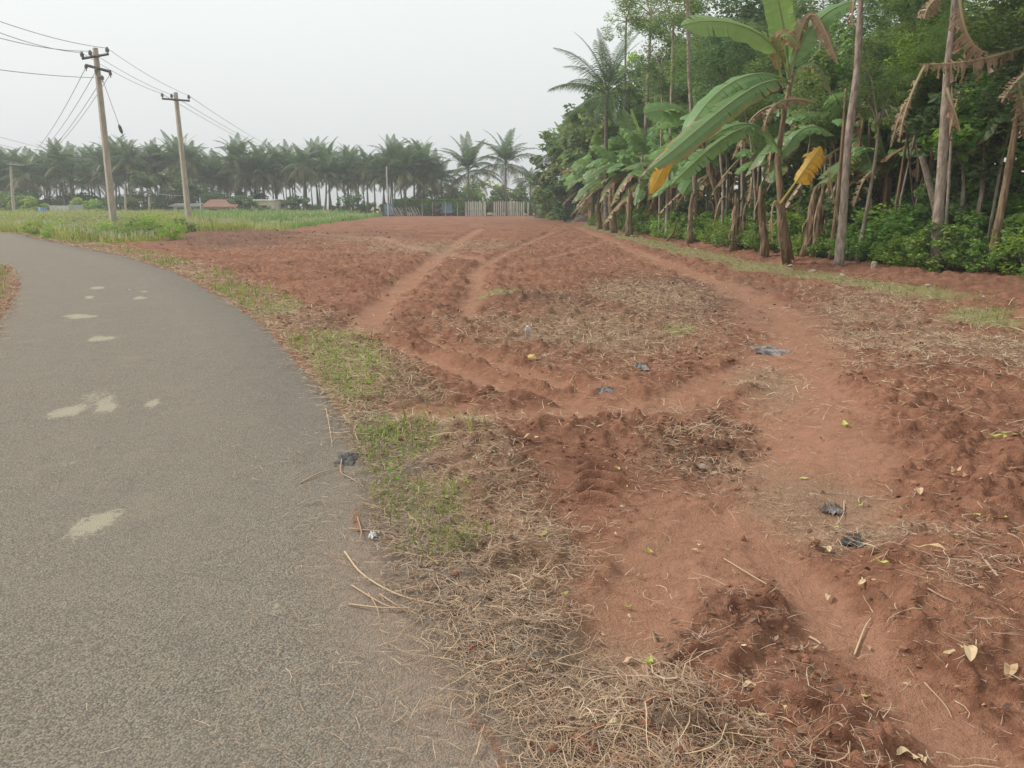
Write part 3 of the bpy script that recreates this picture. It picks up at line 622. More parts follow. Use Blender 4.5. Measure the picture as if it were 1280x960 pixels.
# ------------------------------------------------------------------ vegetation builders
def crown_mesh(name, mat, n, rad, clumps, leaf, seed, asp=0.42, droop=0.3, clr=0.33):
    g = np.random.default_rng(seed); rad = np.array(rad)
    d = g.normal(size=(clumps, 3)); d /= np.linalg.norm(d, axis=1)[:, None]
    cc = d*(g.uniform(0.25, 1, (clumps, 1))**0.6)*rad*0.85
    cr = g.uniform(0.5, 1.1, clumps)*clr*rad.min()
    idx = g.integers(0, clumps, n); e = g.normal(size=(n, 3)); e /= np.linalg.norm(e, axis=1)[:, None]
    c = cc[idx]+e*(cr[idx]*g.uniform(0.2, 1.05, n)**0.5)[:, None]*np.array([1.15, 1.15, 0.8])
    s = e*0.8+np.array([0, 0, 0.7]); s /= np.linalg.norm(s, axis=1)[:, None]
    me = leafcards(c, s, leaf, name, mat, asp); return me, cc
CR = {}
for k, (mt, n, rad, cl, lf, sd_) in enumerate([('leafmid', 6500, (2.3, 2.3, 2.2), 34, 0.17, 1), ('leafdark', 6500, (2.5, 2.5, 2.6), 34, 0.19, 2), ('leafbright', 5500, (2.4, 2.4, 2.0), 30, 0.16, 3), ('leafdark', 5500, (1.7, 1.7, 3.2), 34, 0.15, 4), ('leafmid', 4500, (1.8, 1.8, 2.8), 26, 0.14, 5)]):
    CR[k] = crown_mesh('crown', M[mt], n, rad, cl, lf, sd_)
BU = {}
for k, (mt, n, rad, cl, lf, sd_) in enumerate([('shrub', 1500, (0.75, 0.75, 0.5), 26, 0.085, 11), ('shrub', 1300, (0.6, 0.6, 0.6), 22, 0.10, 12), ('leafbright', 1200, (0.7, 0.7, 0.65), 22, 0.09, 13)]):
    BU[k] = crown_mesh('foliage', M[mt], n, rad, cl, lf, sd_, 0.5)
FB = {}
for k, (mt, sd_) in enumerate([('leafmid', 21), ('leafdark', 22), ('leafbright', 23)]):
    FB[k] = crown_mesh('foliage', M[mt], 1300, (2.2, 2.0, 1.5), 22, 0.32, sd_, 0.5)
def stems(cc, base, h0, r0, mat, seed, name='trunk', n=7, lean=0.05):
    rr = random.Random(seed); mb = MB(); p = Vector((0, 0, -0.1)); pts = [p.copy()]; rd = [r0*1.25]
    zt = base
    for i in range(1, 8):
        p = Vector((rr.uniform(-lean, lean)*i*0.5, rr.uniform(-lean, lean)*i*0.5, zt*i/7)); pts.append(p); rd.append(r0*(1-0.09*i))
    mb.tube(pts, rd, 8, True)
    top = pts[-1]
    for c in cc[:n]:
        c = Vector(c)+Vector((0, 0, h0)); m1 = pts[-2].lerp(c, 0.5)+Vector((0, 0, 0.3)); mb.tube([pts[-2], m1, c], [r0*0.4, r0*0.22, r0*0.08], 5)
    mb.tube([top, Vector((0, 0, h0+abs(cc[:, 2]).max()*0.8))], [r0*0.35, r0*0.08], 5)
    return mb.mesh(name, mat, True)
TR = []
for k, (ci, hc, r0, mt) in enumerate([(0, 6.2, 0.12, 'bark'), (1, 5.8, 0.14, 'bark'), (2, 4.6, 0.10, 'barkdark'), (3, 7.2, 0.11, 'barkpale'), (4, 7.0, 0.10, 'bark')]):
    me, cc = CR[ci]; TR.append((stems(cc, hc-0.6, hc, r0, M[mt], 40+k, n=9), me, hc))
def tree(kind, x, y, s, rz, label, group, cat='tree', name='broadleaf_tree', zs=1.0):
    tm, cm, hc = TR[kind]; z = Z(x, y)
    e = empty(name, (x, y, z), label, cat, group); e.rotation_euler.z = rz; e.scale = (s, s, s*zs)
    inst('trunk', tm, parent=e); inst('crown', cm, (0, 0, hc), parent=e); return e
def shrub(d, k, x, y, s, rz, label, group=None, name='shrub', dz=0.35, z=None):
    e = empty(name, (x, y, Z(x, y) if z is None else z), label, 'shrub', group); e.rotation_euler.z = rz; e.scale = (s,)*3
    me, cc = d[k]; key = ('st', id(me))
    if key not in _st:
        mb = MB()
        for c in cc[:10]: mb.tube([(0, 0, -0.05), (c[0]*0.4, c[1]*0.4, dz*0.6), (c[0], c[1], c[2]+dz)], [0.018*dz/0.35, 0.012*dz/0.35, 0.006*dz/0.35], 4)
        _st[key] = mb.mesh('stem', M['barkdark'])
    inst('stem', _st[key], parent=e); inst('foliage', me, (0, 0, dz), parent=e); return e
_st = {}
# palm frond
def frond(L, e0, e1, pairs, lw, ll, mat, seed, droopk=0.5, name='frond'):
    rr = random.Random(seed); mb = MB(); n = 12; P = []; p = Vector((0, 0, 0))
    for i in range(n+1):
        P.append(p.copy()); t = i/n; a = math.radians(e0+(e1-e0)*t**1.2); p = p+Vector((math.cos(a), 0, math.sin(a)))*L/n
    mb.tube(P, [0.035*L/4*(1-0.85*i/n) for i in range(n+1)], 4)
    for i in range(pairs):
        t = 0.14+0.86*i/pairs; f = t*n; k = min(int(f), n-1); q = P[k].lerp(P[k+1], f-k); tg = (P[k+1]-P[k]).normalized()
        le = ll*math.sin(math.pi*min(1, 0.15+0.85*t)**0.8)**0.6*(1-0.35*t)*rr.uniform(0.85, 1.1)
        for s in (-1, 1):
            sd_ = Vector((0, s, 0)); nn = tg.cross(sd_)*s
            d = (sd_*0.85+tg*(0.35+0.6*t)+Vector((0, 0, 0.25-droopk*rr.uniform(0.3, 0.8)))).normalized()
            m_ = q+d*le*0.5; e = q+d*le*0.93+Vector((0, 0, -1))*le*droopk*rr.uniform(0.4, 0.9)*0.8
            w_ = tg*lw
            mb.add([q-w_*0.4, q+w_*0.4, m_+w_*0.5, m_-w_*0.5, e], [(0, 1, 2, 3), (3, 2, 4)])
    return mb.mesh(name, mat)
FR = [frond(4.3, e0, e1, 34, 0.085, 1.2, M[mt], 60+i, dk_) for i, (e0, e1, mt, dk_) in enumerate([(82, 30, 'palm', 0.3), (62, -5, 'palm', 0.5), (42, -35, 'palm', 0.7), (20, -50, 'palm', 0.8), (-8, -68, 'palmold', 0.8), (52, -25, 'palm', 0.6)])]
FRN = [frond(3.6, e0, e1, 52, 0.035, 0.85, M[mt], 80+i, dk_) for i, (e0, e1, mt, dk_) in enumerate([(80, 35, 'palm', 0.3), (55, 0, 'palm', 0.6), (30, -30, 'palm', 0.8), (0, -60, 'palm', 0.9)])]
PT = []
for i in range(4):
    rr = random.Random(90+i); bx, by = rr.uniform(-0.6, 0.6), rr.uniform(-0.4, 0.4); mb = MB()
    mb.tube([(bx*(1-(1-t)**2), by*(1-(1-t)**2), -0.3+(7.3)*t) for t in [k/9 for k in range(10)]], [0.2-0.09*min(1, k/5) for k in range(10)], 8)
    PT.append((mb.mesh('trunk', M['palmtrunk'], True), Vector((bx, by, 7.0))))
def palm(x, y, h, s, label, group, nf=17, fr=None, fs=1.0, z0=None, droop=0.0):
    fr = fr or FR; z = z0 if z0 is not None else Z(x, y)
    e = empty('coconut_palm', (x, y, z), label, 'palm tree', group); e.rotation_euler.z = R.uniform(0, 6.28)
    tm, top = PT[R.randrange(4)]; zs = h/7.0
    inst('trunk', tm, sc=(s, s, zs), parent=e)
    ga = R.uniform(0, 6)
    for i in range(nf):
        t = i/nf; k = min(int(t*5+R.uniform(-0.4, 0.4)), 4) if len(fr) > 4 else min(int(t*4), 3); k = max(k, 0)
        if len(fr) > 4 and k == 2 and R.random() < 0.4: k = 5
        inst('frond', fr[k], (top.x*s, top.y*s, h-0.05*i*0.3), (R.uniform(-0.12, 0.12), R.uniform(-0.08, 0.25)+droop, ga+i*2.4+R.uniform(-0.2, 0.2)), fs*R.uniform(0.85, 1.12), e)
    return e

# banana leaf along an arbitrary 3-D spine
def leaf_spine(P, W, nseg, tatter, rr, fold=0.35, side=None, petiole=0.12, wav=0.04, droop=0.0):
    P = [Vector(p) for p in P]
    def bez(t):
        if len(P) == 3: return P[0]*(1-t)**2+P[1]*2*t*(1-t)+P[2]*t*t
        return P[0]*(1-t)**3+P[1]*3*t*(1-t)**2+P[2]*3*t*t*(1-t)+P[3]*t**3
    mb = MB(); n = nseg; pts = [bez(i/n) for i in range(n+1)]; z = rr.random(); L = sum((pts[i+1]-pts[i]).length for i in range(n))
    mb.tube(pts, [0.03*(1-0.85*i/n)+0.004 for i in range(n+1)], 5, True); mb.a += [(0.0, 0.5, z, 1)]*len(mb.v)
    up = side or Vector((0, 0, 1))
    def prof(t):
        t = (t-petiole)/(1-petiole)
        if t <= 0: return 0
        return W*min(1, (t/0.16)**0.6)*min(1, ((1-t)/0.22)**0.55 if t < 1 else 0)
    for sgn in (-1, 1):
        shr = 1; dz = 0
        for i in range(n):
            t0, t1 = i/n, (i+1)/n
            if t1 <= petiole: continue
            w0, w1 = prof(max(t0, petiole+1e-4)), prof(min(t1, 0.995)) if i < n-1 else 0.02*W
            if rr.random() < tatter: dz = rr.uniform(-0.5, 0.9)*tatter; gap = rr.uniform(0.0, 0.45)+(0.4*rr.random() if droop > 0.5 else 0); shr = rr.uniform(0.15, 1.4) if droop > 0.5 else 1
            else: gap = 0
            out = []
            for (p, w_, t_, tg) in ((pts[i], w0, t0, pts[min(i+1, n)]-pts[max(i-1, 0)]), (pts[i+1], w1, t1, pts[min(i+2, n)]-pts[i])):
                tg = tg.normalized(); s_ = tg.cross(up).normalized()*sgn; nn = s_.cross(tg)*sgn
                if nn.dot(up) < 0: nn = -nn
                fo = -fold-dz
                d1 = (s_*math.cos(fo*0.5)+nn*math.sin(fo*0.5)+tg*0.12).normalized(); d2 = (s_*math.cos(fo)+nn*math.sin(fo)+Vector((0, 0, -1))*(droop+abs(dz)*0.5)).normalized()
                if droop > 0.5: d2 = (d2+Vector((rr.gauss(0, .3), rr.gauss(0, .3), rr.gauss(0, .2)))).normalized()
                wv = nn*wav*math.sin(t_*40+z*9+sgn)
                w_ = w_*shr; out.append((p, p+d1*w_*0.5, p+d1*w_*0.5+d2*w_*0.5+wv, t_))
            (a0, a1, a2, ta), (b0, b1, b2, tb) = out
            b1 = b1.lerp(a1, gap*0.5); b2 = b2.lerp(a2, gap)
            mb.add([a0, b0, b1, a1, b2, a2], [(0, 1, 2, 3), (3, 2, 4, 5)], [(0, ta, z, 1), (0, tb, z, 1), (0.5, tb, z, 1), (0.5, ta, z, 1), (1, tb, z, 1), (1, ta, z, 1)])
    return mb
BL = {}
def bl(key, e0, L, drp, W, mt, tat, name='leaf', fold=0.4, dr=0.0, seed=0):
    rr = random.Random(100+seed); a = math.radians(e0)
    p1 = Vector((math.cos(a), 0, math.sin(a)))*L*0.55; p2 = Vector((math.cos(a)*L*0.8+0.25*L*drp, 0, math.sin(a)*L*0.9-drp*L*0.6))
    BL[key] = leaf_spine([(0, 0, 0), p1, p2], W, 18, tat, rr, fold, droop=dr).mesh(name, M[mt])
bl(0, 78, 2.3, 0.1, 0.34, 'banb', 0.3, seed=0); bl(1, 60, 2.5, 0.5, 0.38, 'ban', 0.655, seed=1); bl(2, 45, 2.5, 0.9, 0.38, 'ban', 0.4, seed=2)
bl(3, 30, 2.4, 1.15, 0.35, 'banedge', 0.5, seed=3); bl(4, 10, 2.2, 1.2, 0.32, 'banhalf', 0.6, seed=4, dr=0.4)
bl(5, -10, 1.9, 1.2, 0.16, 'bandead', 0.7, 'dead_leaf', 1.2, 0.8, seed=5); bl(6, 55, 2.4, 0.8, 0.4, 'ban', 0.55, seed=6); bl(7, 5, 1.7, 1.6, 0.14, 'bandead', 0.8, 'dead_leaf', 1.3, 0.9, seed=7)
PS = []
for i in range(3):
    rr = random.Random(130+i); mb = MB(); lx, ly = rr.uniform(-0.3, 0.3), rr.uniform(-0.2, 0.2)
    ps = [(lx*t*t, ly*t*t, -0.1+2.6*t) for t in [k/8 for k in range(9)]]; mb.tube(ps, [0.15-0.011*k for k in range(9)], 10, True, 0.08, rr)
    for k in range(14):       # loose dry sheaths hanging on the stem
        th = rr.uniform(0, 6.28); h0 = rr.uniform(0.6, 2.45); c = Vector((lx*(h0/2.6)**2+math.cos(th)*0.14, ly*(h0/2.6)**2+math.sin(th)*0.14, h0)); s_ = Vector((-math.sin(th), math.cos(th), 0))*rr.uniform(0.03, 0.08); o_ = Vector((math.cos(th), math.sin(th), 0))*rr.uniform(0.02, 0.1)
        q = c+Vector((0, 0, -rr.uniform(0.3, 0.8)))+o_; mb.add([c-s_, c+s_, (c+q)/2+s_+o_*.4, (c+q)/2-s_+o_*.4, q+s_*0.4, q-s_*0.4], [(0, 1, 2, 3), (3, 2, 4, 5)])
    PS.append((mb, Vector((lx, ly, 2.45))))
PSM = [[mb.mesh('pseudostem', M[k], True) for k in ('pseudo', 'pseudogreen')] for mb, _ in PS]
def banana(x, y, h, s, label, group='banana plants along the tree line', leaves=(0, 1, 6, 2, 1, 2, 3, 6, 3, 2, 3, 4, 5, 7), gi=0, rz=None, lz=0.0):
    i = R.randrange(3); top = PS[i][1]; z = Z(x, y)
    if len(leaves) > 12: leaves = [0, 1]+[R.choice([1, 2, 6, 2, 6, 3]) for _ in range(R.randint(7, 10))]+[R.choice([3, 4, 5, 7]) for _ in range(R.randint(1, 3))]
    e = empty('banana_plant', (x, y, z), label, 'banana plant', group); e.rotation_euler = (0, 0, R.uniform(0, 6.28) if rz is None else rz)
    zs = h/2.5; inst('pseudostem', PSM[i][gi], sc=(s*0.8, s*0.8, zs), parent=e); a0 = R.uniform(0, 6)
    for k, q in enumerate(leaves):
        nm = 'dead_leaf' if q in (5, 7) else 'leaf'
        inst(nm, BL[q], (top.x*s*0.8, top.y*s*0.8, top.z*zs-0.03*k), (R.uniform(-0.35, 0.35), R.uniform(-0.25, 0.35), a0+k*2.3+R.uniform(-0.5, 0.5)), (s*R.uniform(0.75, 1.15), s*R.uniform(0.8, 1.2), s*R.uniform(0.7, 1.15)), e)
    return e

# ------------------------------------------------------------------ the palm grove far behind the meadow
rows = [(112, 38, 0), (119, 36, 1), (127, 34, 2), (136, 32, 3)]
for (Y, n, ri) in rows:
    for i in range(n):
        u = -30+(i+R.uniform(0.1, 0.9))*(580-ri*8)/n; 
        h = R.uniform(4.9, 7.9)-(0.7 if u < 60 else 0)-0.4*(u > 500)+ri*0.2
        yy = Y+R.uniform(-3, 3)
        lab = ('coconut palm in the near row of the grove', 'coconut palm in the grove, second row', 'coconut palm deep inside the grove', 'coconut palm at the back of the grove')[ri]
        palm((u-640)/F*yy, yy, h, R.uniform(0.7, 1.0), lab, 'coconut palms of the far grove', R.choice([20, 24, 26]), z0=0, fs=R.uniform(0.7, 1.02))
for (u, v, Y, fs, lab) in [(586, 213, 112, 1.25, 'low broad coconut palm standing alone behind the creeper covered fence'), (633, 203, 110, 1.2, 'taller coconut palm rising alone above the pale stake fence'), (665, 226, 118, 0.7, 'small dark palm between the lone tall palm and the tree line'), (555, 225, 118, 0.9, 'coconut palm at the right end of the hazy grove'), (520, 214, 112, 1.05, 'big coconut palm right of the thin white mast'), (297, 196, 112, 0.9, 'coconut palm whose crown sticks up highest over the tiled hut')]:
    c = At(u, v, Y); palm(c.x, Y, c.z, 0.9, lab, None, 26, z0=0, fs=fs)
# bushes below the palms and behind the fence
for (u, v, Y, s, k, lab) in [(205, 250, 100, 3.0, 1, 'large dark rounded tree in front of the palms behind the second pole'), (245, 248, 102, 2.0, 1, 'dark bushy tree beside the large rounded one'), (20, 262, 92, 1.6, 0, 'green bush at the foot of the far left pole'), (40, 264, 90, 1.2, 2, 'lighter green bush beside the far left pole'), (98, 250, 96, 1.2, 2, 'light green sapling behind the grey wall'), (118, 254, 97, 1.1, 2, 'second light green sapling right of the grey wall'), (305, 259, 92, 1.3, 1, 'round dark bush in front of the cream building'), (333, 263, 90, 0.7, 1, 'small dark bush at the corner of the cream building'), (140, 262, 95, 1.3, 1, 'dark bush behind the nearest pole'), (165, 263, 96, 1.2, 1, 'dark bush between the two poles'), (370, 259, 104, 1.4, 1, 'dark bush under the palms right of the cream building'), (440, 257, 105, 1.5, 1, 'dark bush under the palms left of the white mast'), (460, 259, 104, 1.0, 1, 'smaller dark bush next to the white mast'), (395, 262, 104, 0.8, 1, 'low dark bush under the grove'),
                     (545, 248, 120, 1.8, 0, 'green bush over the left end of the creeper fence'), (575, 244, 122, 2.0, 0, 'tall green bush behind the creeper fence'), (605, 243, 121, 2.0, 2, 'light green bush under the lone low palm'), (640, 244, 120, 1.9, 0, 'green bush behind the pale stakes'), (662, 250, 119, 1.3, 0, 'lower bush behind the right end of the pale stakes'), (522, 256, 121, 1.3, 0, 'low bush behind the leaning stakes'), (687, 255, 112, 1.6, 1, 'bush closing the gap between fence and tree line'), (677, 262, 110, 0.9, 2, 'small light bush at the right end of the fence')]:
    c = At(u, v, Y); shrub(FB, k, c.x, Y, s*(1.0 if u > 500 else 0.75), R.uniform(0, 6), lab, None, 'bush', 1.4, z=0)
for i in range(34):
    u = -20+i*17.5+R.uniform(-6, 6); Y = R.uniform(109, 118)
    if u > 345 and i % 3 == 1: continue
    shrub(FB, 1 if i % 3 else 0, (u-640)/F*Y, Y, R.uniform(0.6, 1.0)*(1.7 if u < 340 else 0.9), R.uniform(0, 6), 'dark bush under the palms', 'dark bushes under the palm grove', 'bush', 1.2, z=0)
for i in range(16):
    Y = 114+R.uniform(-1, 2); u = 500+i*12+R.uniform(-4, 4); shrub(FB, R.choice([0, 0, 2]), (u-640)/F*Y, Y, R.uniform(0.7, 1.0), R.uniform(0, 6), 'green bush behind the end fence', 'green bushes behind the end fence', 'bush', 1.4, z=0)
# far banana clumps behind the fence
for (u, s) in [(628, 1.0), (650, 1.1), (668, 0.9), (590, 0.8)]:
    c = G(u, 268.5); banana(c.x*1.03, 119, 2.6*s, s*0.9, 'banana plant showing over the far fence', 'banana plants behind the far fence', leaves=(0, 1, 6, 2, 1, 2, 3), gi=1)

# ------------------------------------------------------------------ fence at the end of the plot
FY = 110.0
def fx(u): return At(u, 260, FY).x
e = empty('stake_fence', (fx(632), FY, 0), 'fence of upright pale stakes at the far end of the red field', 'fence')
stake = MB().box((0, 0, 0.95), (0.17, 0.06, 2.1)).mesh('stake', M['pale'])
us = [583+2.75*k for k in range(9)]+[606.5]+[618+2.6*k for k in range(15)]+[660, 671.5, 674, 677, 680, 683]
for u in us: inst('stake', stake, (fx(u)-e.location.x, R.uniform(-0.05, 0.05), 0), (0, R.uniform(-0.03, 0.03), 0), (R.uniform(0.75, 1.5), 1, R.uniform(0.92, 1.05)), e)
MB().tube([(fx(583)-e.location.x, 0.06, 1.75), (fx(684)-e.location.x, 0.06, 1.75)], 0.02, 5).build('top_wire', M['wire'], e)
MB().box((0.15+fx(638)-e.location.x, 0.1, 0.95), (0.5, 0.04, 1.8)).build('dark_board', M['dark'], e)
e = empty('creeper_fence', (fx(555), FY, 0), 'fence covered in dark green creeper with faded sheets', 'fence')
g = np.random.default_rng(5); n = 8000
c = np.stack([g.uniform(fx(493), fx(582), n)-e.location.x, g.normal(-0.16, 0.12, n), 2.25-np.abs(g.normal(0, 0.7, n))], -1); c = c[(c[:, 0] > fx(528)-e.location.x) | (c[:, 2] > 1.4)]; c = c[c[:, 2] > 0]
link(bpy.data.objects.new('creeper', leafcards(c, np.array([0, -0.6, 0.7]), 0.3, 'creeper', M['herb'], 0.6)), e)
MB().box((fx(555)-e.location.x, 0.3, 0.9), (fx(582)-fx(528), 0.05, 1.9)).build('brush_panel', M['barkdark'], e)
MB().box((fx(558)-e.location.x, -0.34, 1.1), (1.7, 0.04, 1.4)).build('blue_sheet', M['bluegrey'], e)
MB().box((fx(546)-e.location.x, -0.32, 1.2), (0.6, 0.04, 1.2)).build('red_cloth', M['pinkred'], e)
post = MB().box((0, -0.42, 0.95), (0.07, 0.07, 1.9)).mesh('post', M['pale'])
for u in (528, 541, 557, 572, 582): inst('post', post, (fx(u)-e.location.x, 0, 0), parent=e)
e = empty('leaning_stakes', (fx(510), FY, 0), 'row of short pale stakes leaning left by the blue sheet', 'fence')
st2 = MB().box((0, 0, 0.7), (0.1, 0.06, 1.5)).mesh('stake', M['pale'])
for k in range(13): inst('stake', st2, (fx(494+k*2.6)-e.location.x, R.uniform(-.1, .1), 0), (0, -0.45+R.uniform(-0.1, 0.1), 0), (1, 1, R.uniform(0.8, 1.05)), e)
e = tag(MB().box((0, 0, 0.85), (1.25, 0.05, 1.5)).build('blue_board', M['bluegrey']), 'faded blue sheet standing at the left end of the fence', 'sheet'); e.location = (fx(486), FY, 0)
t_ = At(483, 208, 106); e = tag(MB().tube([(0, 0, 0), (0, 0, t_.z)], [0.09, 0.06], 8).build('white_mast', M['white']), 'thin white mast standing in front of the palm grove', 'mast'); e.location = (t_.x, 106, 0)

# ------------------------------------------------------------------ huts and walls behind the meadow
def hut(name, u0, u1, vtop, Y, depth, wall, label, roof=None, over=0.3, rise=0.5, tiles=False):
    a, b_ = At(u0, 262, Y).x, At(u1, 262, Y).x; h = At(u0, vtop, Y).z; w_ = b_-a
    e = empty(name, ((a+b_)/2, Y, 0), label, 'building')
    MB().box((0, depth/2, h/2-rise/2), (w_, depth, h-rise)).build('wall', M[wall], e)
    mb = MB(); z0 = h-rise; v = [(-w_/2-over, -over, z0), (w_/2+over, -over, z0), (w_/2+over, depth/2, h), (-w_/2-over, depth/2, h), (-w_/2-over, depth+over, z0), (w_/2+over, depth+over, z0)]
    v2 = [(p[0], p[1], p[2]-0.1) for p in v]
    mb.add(v+v2, [(0, 1, 2, 3), (3, 2, 5, 4), (7, 6, 9, 8), (8, 9, 10, 11), (0, 6, 7, 1), (4, 5, 11, 10), (1, 7, 8, 2), (2, 8, 11, 5), (0, 3, 9, 6), (3, 4, 10, 9)])
    rf = mb.build('roof', M[roof or 'tin'], e)
    if tiles:
        tm = MB().tube([(0, 0, 0), (0, (depth/2+over), rise)], 0.11, 6).mesh('tile_row', M['tile'])
        nn = int((w_+2*over)/0.26)
        for k in range(nn): inst('tile_row', tm, (-w_/2-over+0.13+k*0.26, -over, z0+0.03), parent=rf)
    MB().box((-w_*0.2, -0.02, (h-rise)*0.42), (0.8, 0.05, (h-rise)*0.8)).build('door', M['dark'], e)
    MB().box((w_*0.25, -0.02, (h-rise)*0.55), (0.7, 0.05, 0.6)).build('window', M['dark'], e)
    return e
hut('white_shed', 217, 246, 254, 98, 3, 'white', 'small whitewashed shed behind the second pole', 'tin', 0.4, 0.3)
hut('tiled_hut', 256, 292, 250, 96, 5, 'cream', 'low hut with a sagging red clay tile roof', 'tile', 0.3, 0.9, True)
hut('cream_building', 296, 342, 249, 100, 6, 'cream', 'long low cream building beside the tiled hut', 'tin', 0.1, 0.15)
e = tag(MB().tube([(0, 0, 0), (0, 0, At(251, 247, 95).z)], 0.07, 8).build('white_post', M['white']), 'short white post at the corner of the tiled hut', 'post'); e.location = (At(251, 262, 95).x, 95, 0)
a, b_ = At(63, 262, 90).x, At(85, 262, 90).x
e = tag(MB().box((0, 0, 0.7), (b_-a, 0.25, 1.45)).build('white_wall', M['white']), 'low white wall behind the meadow at far left', 'wall'); e.location = ((a+b_)/2, 90, 0)
a, b_ = At(86, 262, 91).x, At(104, 262, 91).x
e = tag(MB().box((0, 0, 0.75), (b_-a, 0.25, 1.5)).build('grey_wall', M['grey']), 'grey wall continuing right of the low white wall', 'wall'); e.location = ((a+b_)/2, 91, 0)
mb = MB().tube([(0, 0, 0), (0, 0, 0.35), (0, 0, 0.4), (0, 0, 0.8), (0, 0, 0.85), (0, 0, 1.25)], [0.36, 0.36, 0.4, 0.4, 0.36, 0.36], 14)
e = tag(mb.build('blue_drum', M['blue'], None, True), 'bright blue drum left of the low white wall', 'drum'); e.location = (At(53, 262, 82).x, 82, 0)

# ------------------------------------------------------------------ poles and wires
def pole(name, base, top, r0, r1, label):
    e = empty(name, base, label, 'utility pole'); d = top-base; mb = MB()
    n = 6
    pts = [d*(k/n) for k in range(n+1)]; rr_ = [r0+(r1-r0)*k/n for k in range(n+1)]
    mb.tube([Vector((0, 0, -0.3))]+pts, [r0]+rr_, 4); mb.build('shaft', M['concrete'], e); return e
def bar(e, p, q, r_, name, mat='iron', n=4):
    o = e.location; return MB().tube([p-o, q-o], r_, n).build(name, M[mat], e)
def insulator(e, p, s=1.0):
    o = e.location; q = p-o; f = MB().tube([q+Vector((0, 0, z*s)) for z in (-0.16, -0.06, -0.05, 0.0, 0.01, 0.07, 0.08, 0.12)], [0.02, 0.02, 0.07*s, 0.06*s, 0.075*s, 0.055*s, 0.05*s, 0.03*s], 10).build('insulator', M['insul'], e)
Y1, Y2 = 36.0, 47.0
p1b = At(144, 298, Y1); p1b.z = 0; p1t = At(119, 60, Y1)
P1 = pole('utility_pole', p1b, p1t, 0.19, 0.12, 'nearest concrete pole with two crossarms beside the road')
bar(P1, At(102.5, 73.3, Y1-.15), At(135.8, 67.5, Y1-.15), 0.055, 'crossarm'); bar(P1, At(106.9, 81.3, Y1-.15), At(138.6, 89.8, Y1-.15), 0.06, 'crossarm')
I1 = [At(102.5, 69, Y1-.15), At(112.8, 67, Y1-.15), At(134, 63.2, Y1-.15)]
for p in I1: insulator(P1, p, 1.2)
I1b = [At(107.5, 84, Y1-.15), At(138, 92.5, Y1-.15), At(120, 89, Y1-.3), At(128, 98, Y1-.2)]
for p in I1b: insulator(P1, p, 1.0)
bar(P1, At(122, 97, Y1), At(129, 98, Y1-.2), 0.03, 'bracket')
p2b = At(238, 294, Y2); p2b.z = 0; p2t = At(219.4, 115.6, Y2)
P2 = pole('utility_pole', p2b, p2t, 0.2, 0.12, 'second concrete pole with one crossarm left of the red field')
bar(P2, At(202.5, 123.3, Y2-.15), At(237, 126, Y2-.15), 0.055, 'crossarm')
I2 = [At(202.8, 119.5, Y2-.15), At(214.5, 120.5, Y2-.15), At(236, 121.8, Y2-.15)]
for p in I2: insulator(P2, p, 1.2)
Y3 = 85.0; p3b = At(18, 274, Y3); p3b.z = 0; p3t = At(13, 203, Y3)
P3 = pole('utility_pole', p3b, p3t, 0.2, 0.13, 'far left weathered pole standing in the meadow')
bar(P3, At(8, 207, Y3-.1), At(20, 206, Y3-.1), 0.06, 'crossarm')
I3 = [At(u, 205, Y3-.1) for u in (8, 12, 16, 20)]
for p in I3: insulator(P3, p, 1.5)
for (ub, ut, vt, Yp, lab) in [(157, 156, 227, 92, 'slim grey pole between the nearest pole and the palms'), (187, 186, 243, 90, 'short white pole in the meadow left of the second pole')]:
    pb_ = At(ub, 270, Yp); pb_.z = 0; o = pole('short_pole', pb_, At(ut, vt, Yp), 0.13, 0.09, lab); bar(o, At(ut-2, vt+2, Yp-.1), At(ut+2, vt+2, Yp-.1), 0.04, 'crossarm')
def wire(a, b_, sag, label, r_=0.011, group=None, name='power_line'):
    mb = MB(); n = 18; o = a.copy()
    mb.tube([(a.lerp(b_, k/n)-o)-Vector((0, 0, sag*4*(k/n)*(1-k/n))) for k in range(n+1)], r_, 4)
    e = tag(mb.build(name, M['wire']), label, 'wire', group); e.location = o; return e
nm = ['outer left', 'middle', 'right hand']
for i, (vl, ul) in enumerate([(38, -8), (45, -10), (24, -8)]):
    wire(At(ul, vl, 26), I1[i]+Vector((0, 0, .1)), 0.12, f'{nm[i]} power line arriving from the left at the nearest pole')
    wire(I1[i]+Vector((0, 0, .1)), I2[i]+Vector((0, 0, .1)), 0.15, f'{nm[i]} power line spanning between the two crossarm poles')
    wire(I2[i]+Vector((0, 0, .1)), At(340+i*7, 190, 114), 0.3, f'{nm[i]} power line running from the second pole into the grove', 0.016)
for i, src in enumerate([I1b[0], I1b[2], I1b[3], I1b[1]]):
    wire(src, I3[i], 1.3, f'service wire sagging from the nearest pole to the far left pole, {["first", "second", "third", "fourth"][i]} from the left', 0.013)
wire(At(-10, 86, 26), At(118, 97, Y1), 0.05, 'single low wire reaching the nearest pole under its crossarms')
wire(At(-12, 168, 50), At(125, 196, 111), 0.3, 'upper thin wire crossing left of the nearest pole over the palms', 0.012)
wire(At(-12, 178, 50), At(120, 199, 111), 0.3, 'lower thin wire crossing left of the nearest pole over the palms', 0.012)
wire(At(157, 234, 92), At(235, 245, 60), 0.2, 'slack wire between the slim grey pole and the second pole', 0.014)
ga = At(128, 99, Y1); gb = At(199, 287, Y1+1.0); gb.z = 0.0
e = wire(ga, gb, 0.0, 'guy wire slanting from the nearest pole to the ground', 0.012, name='guy_wire')
t = 0.30; pm = (gb-ga)*t
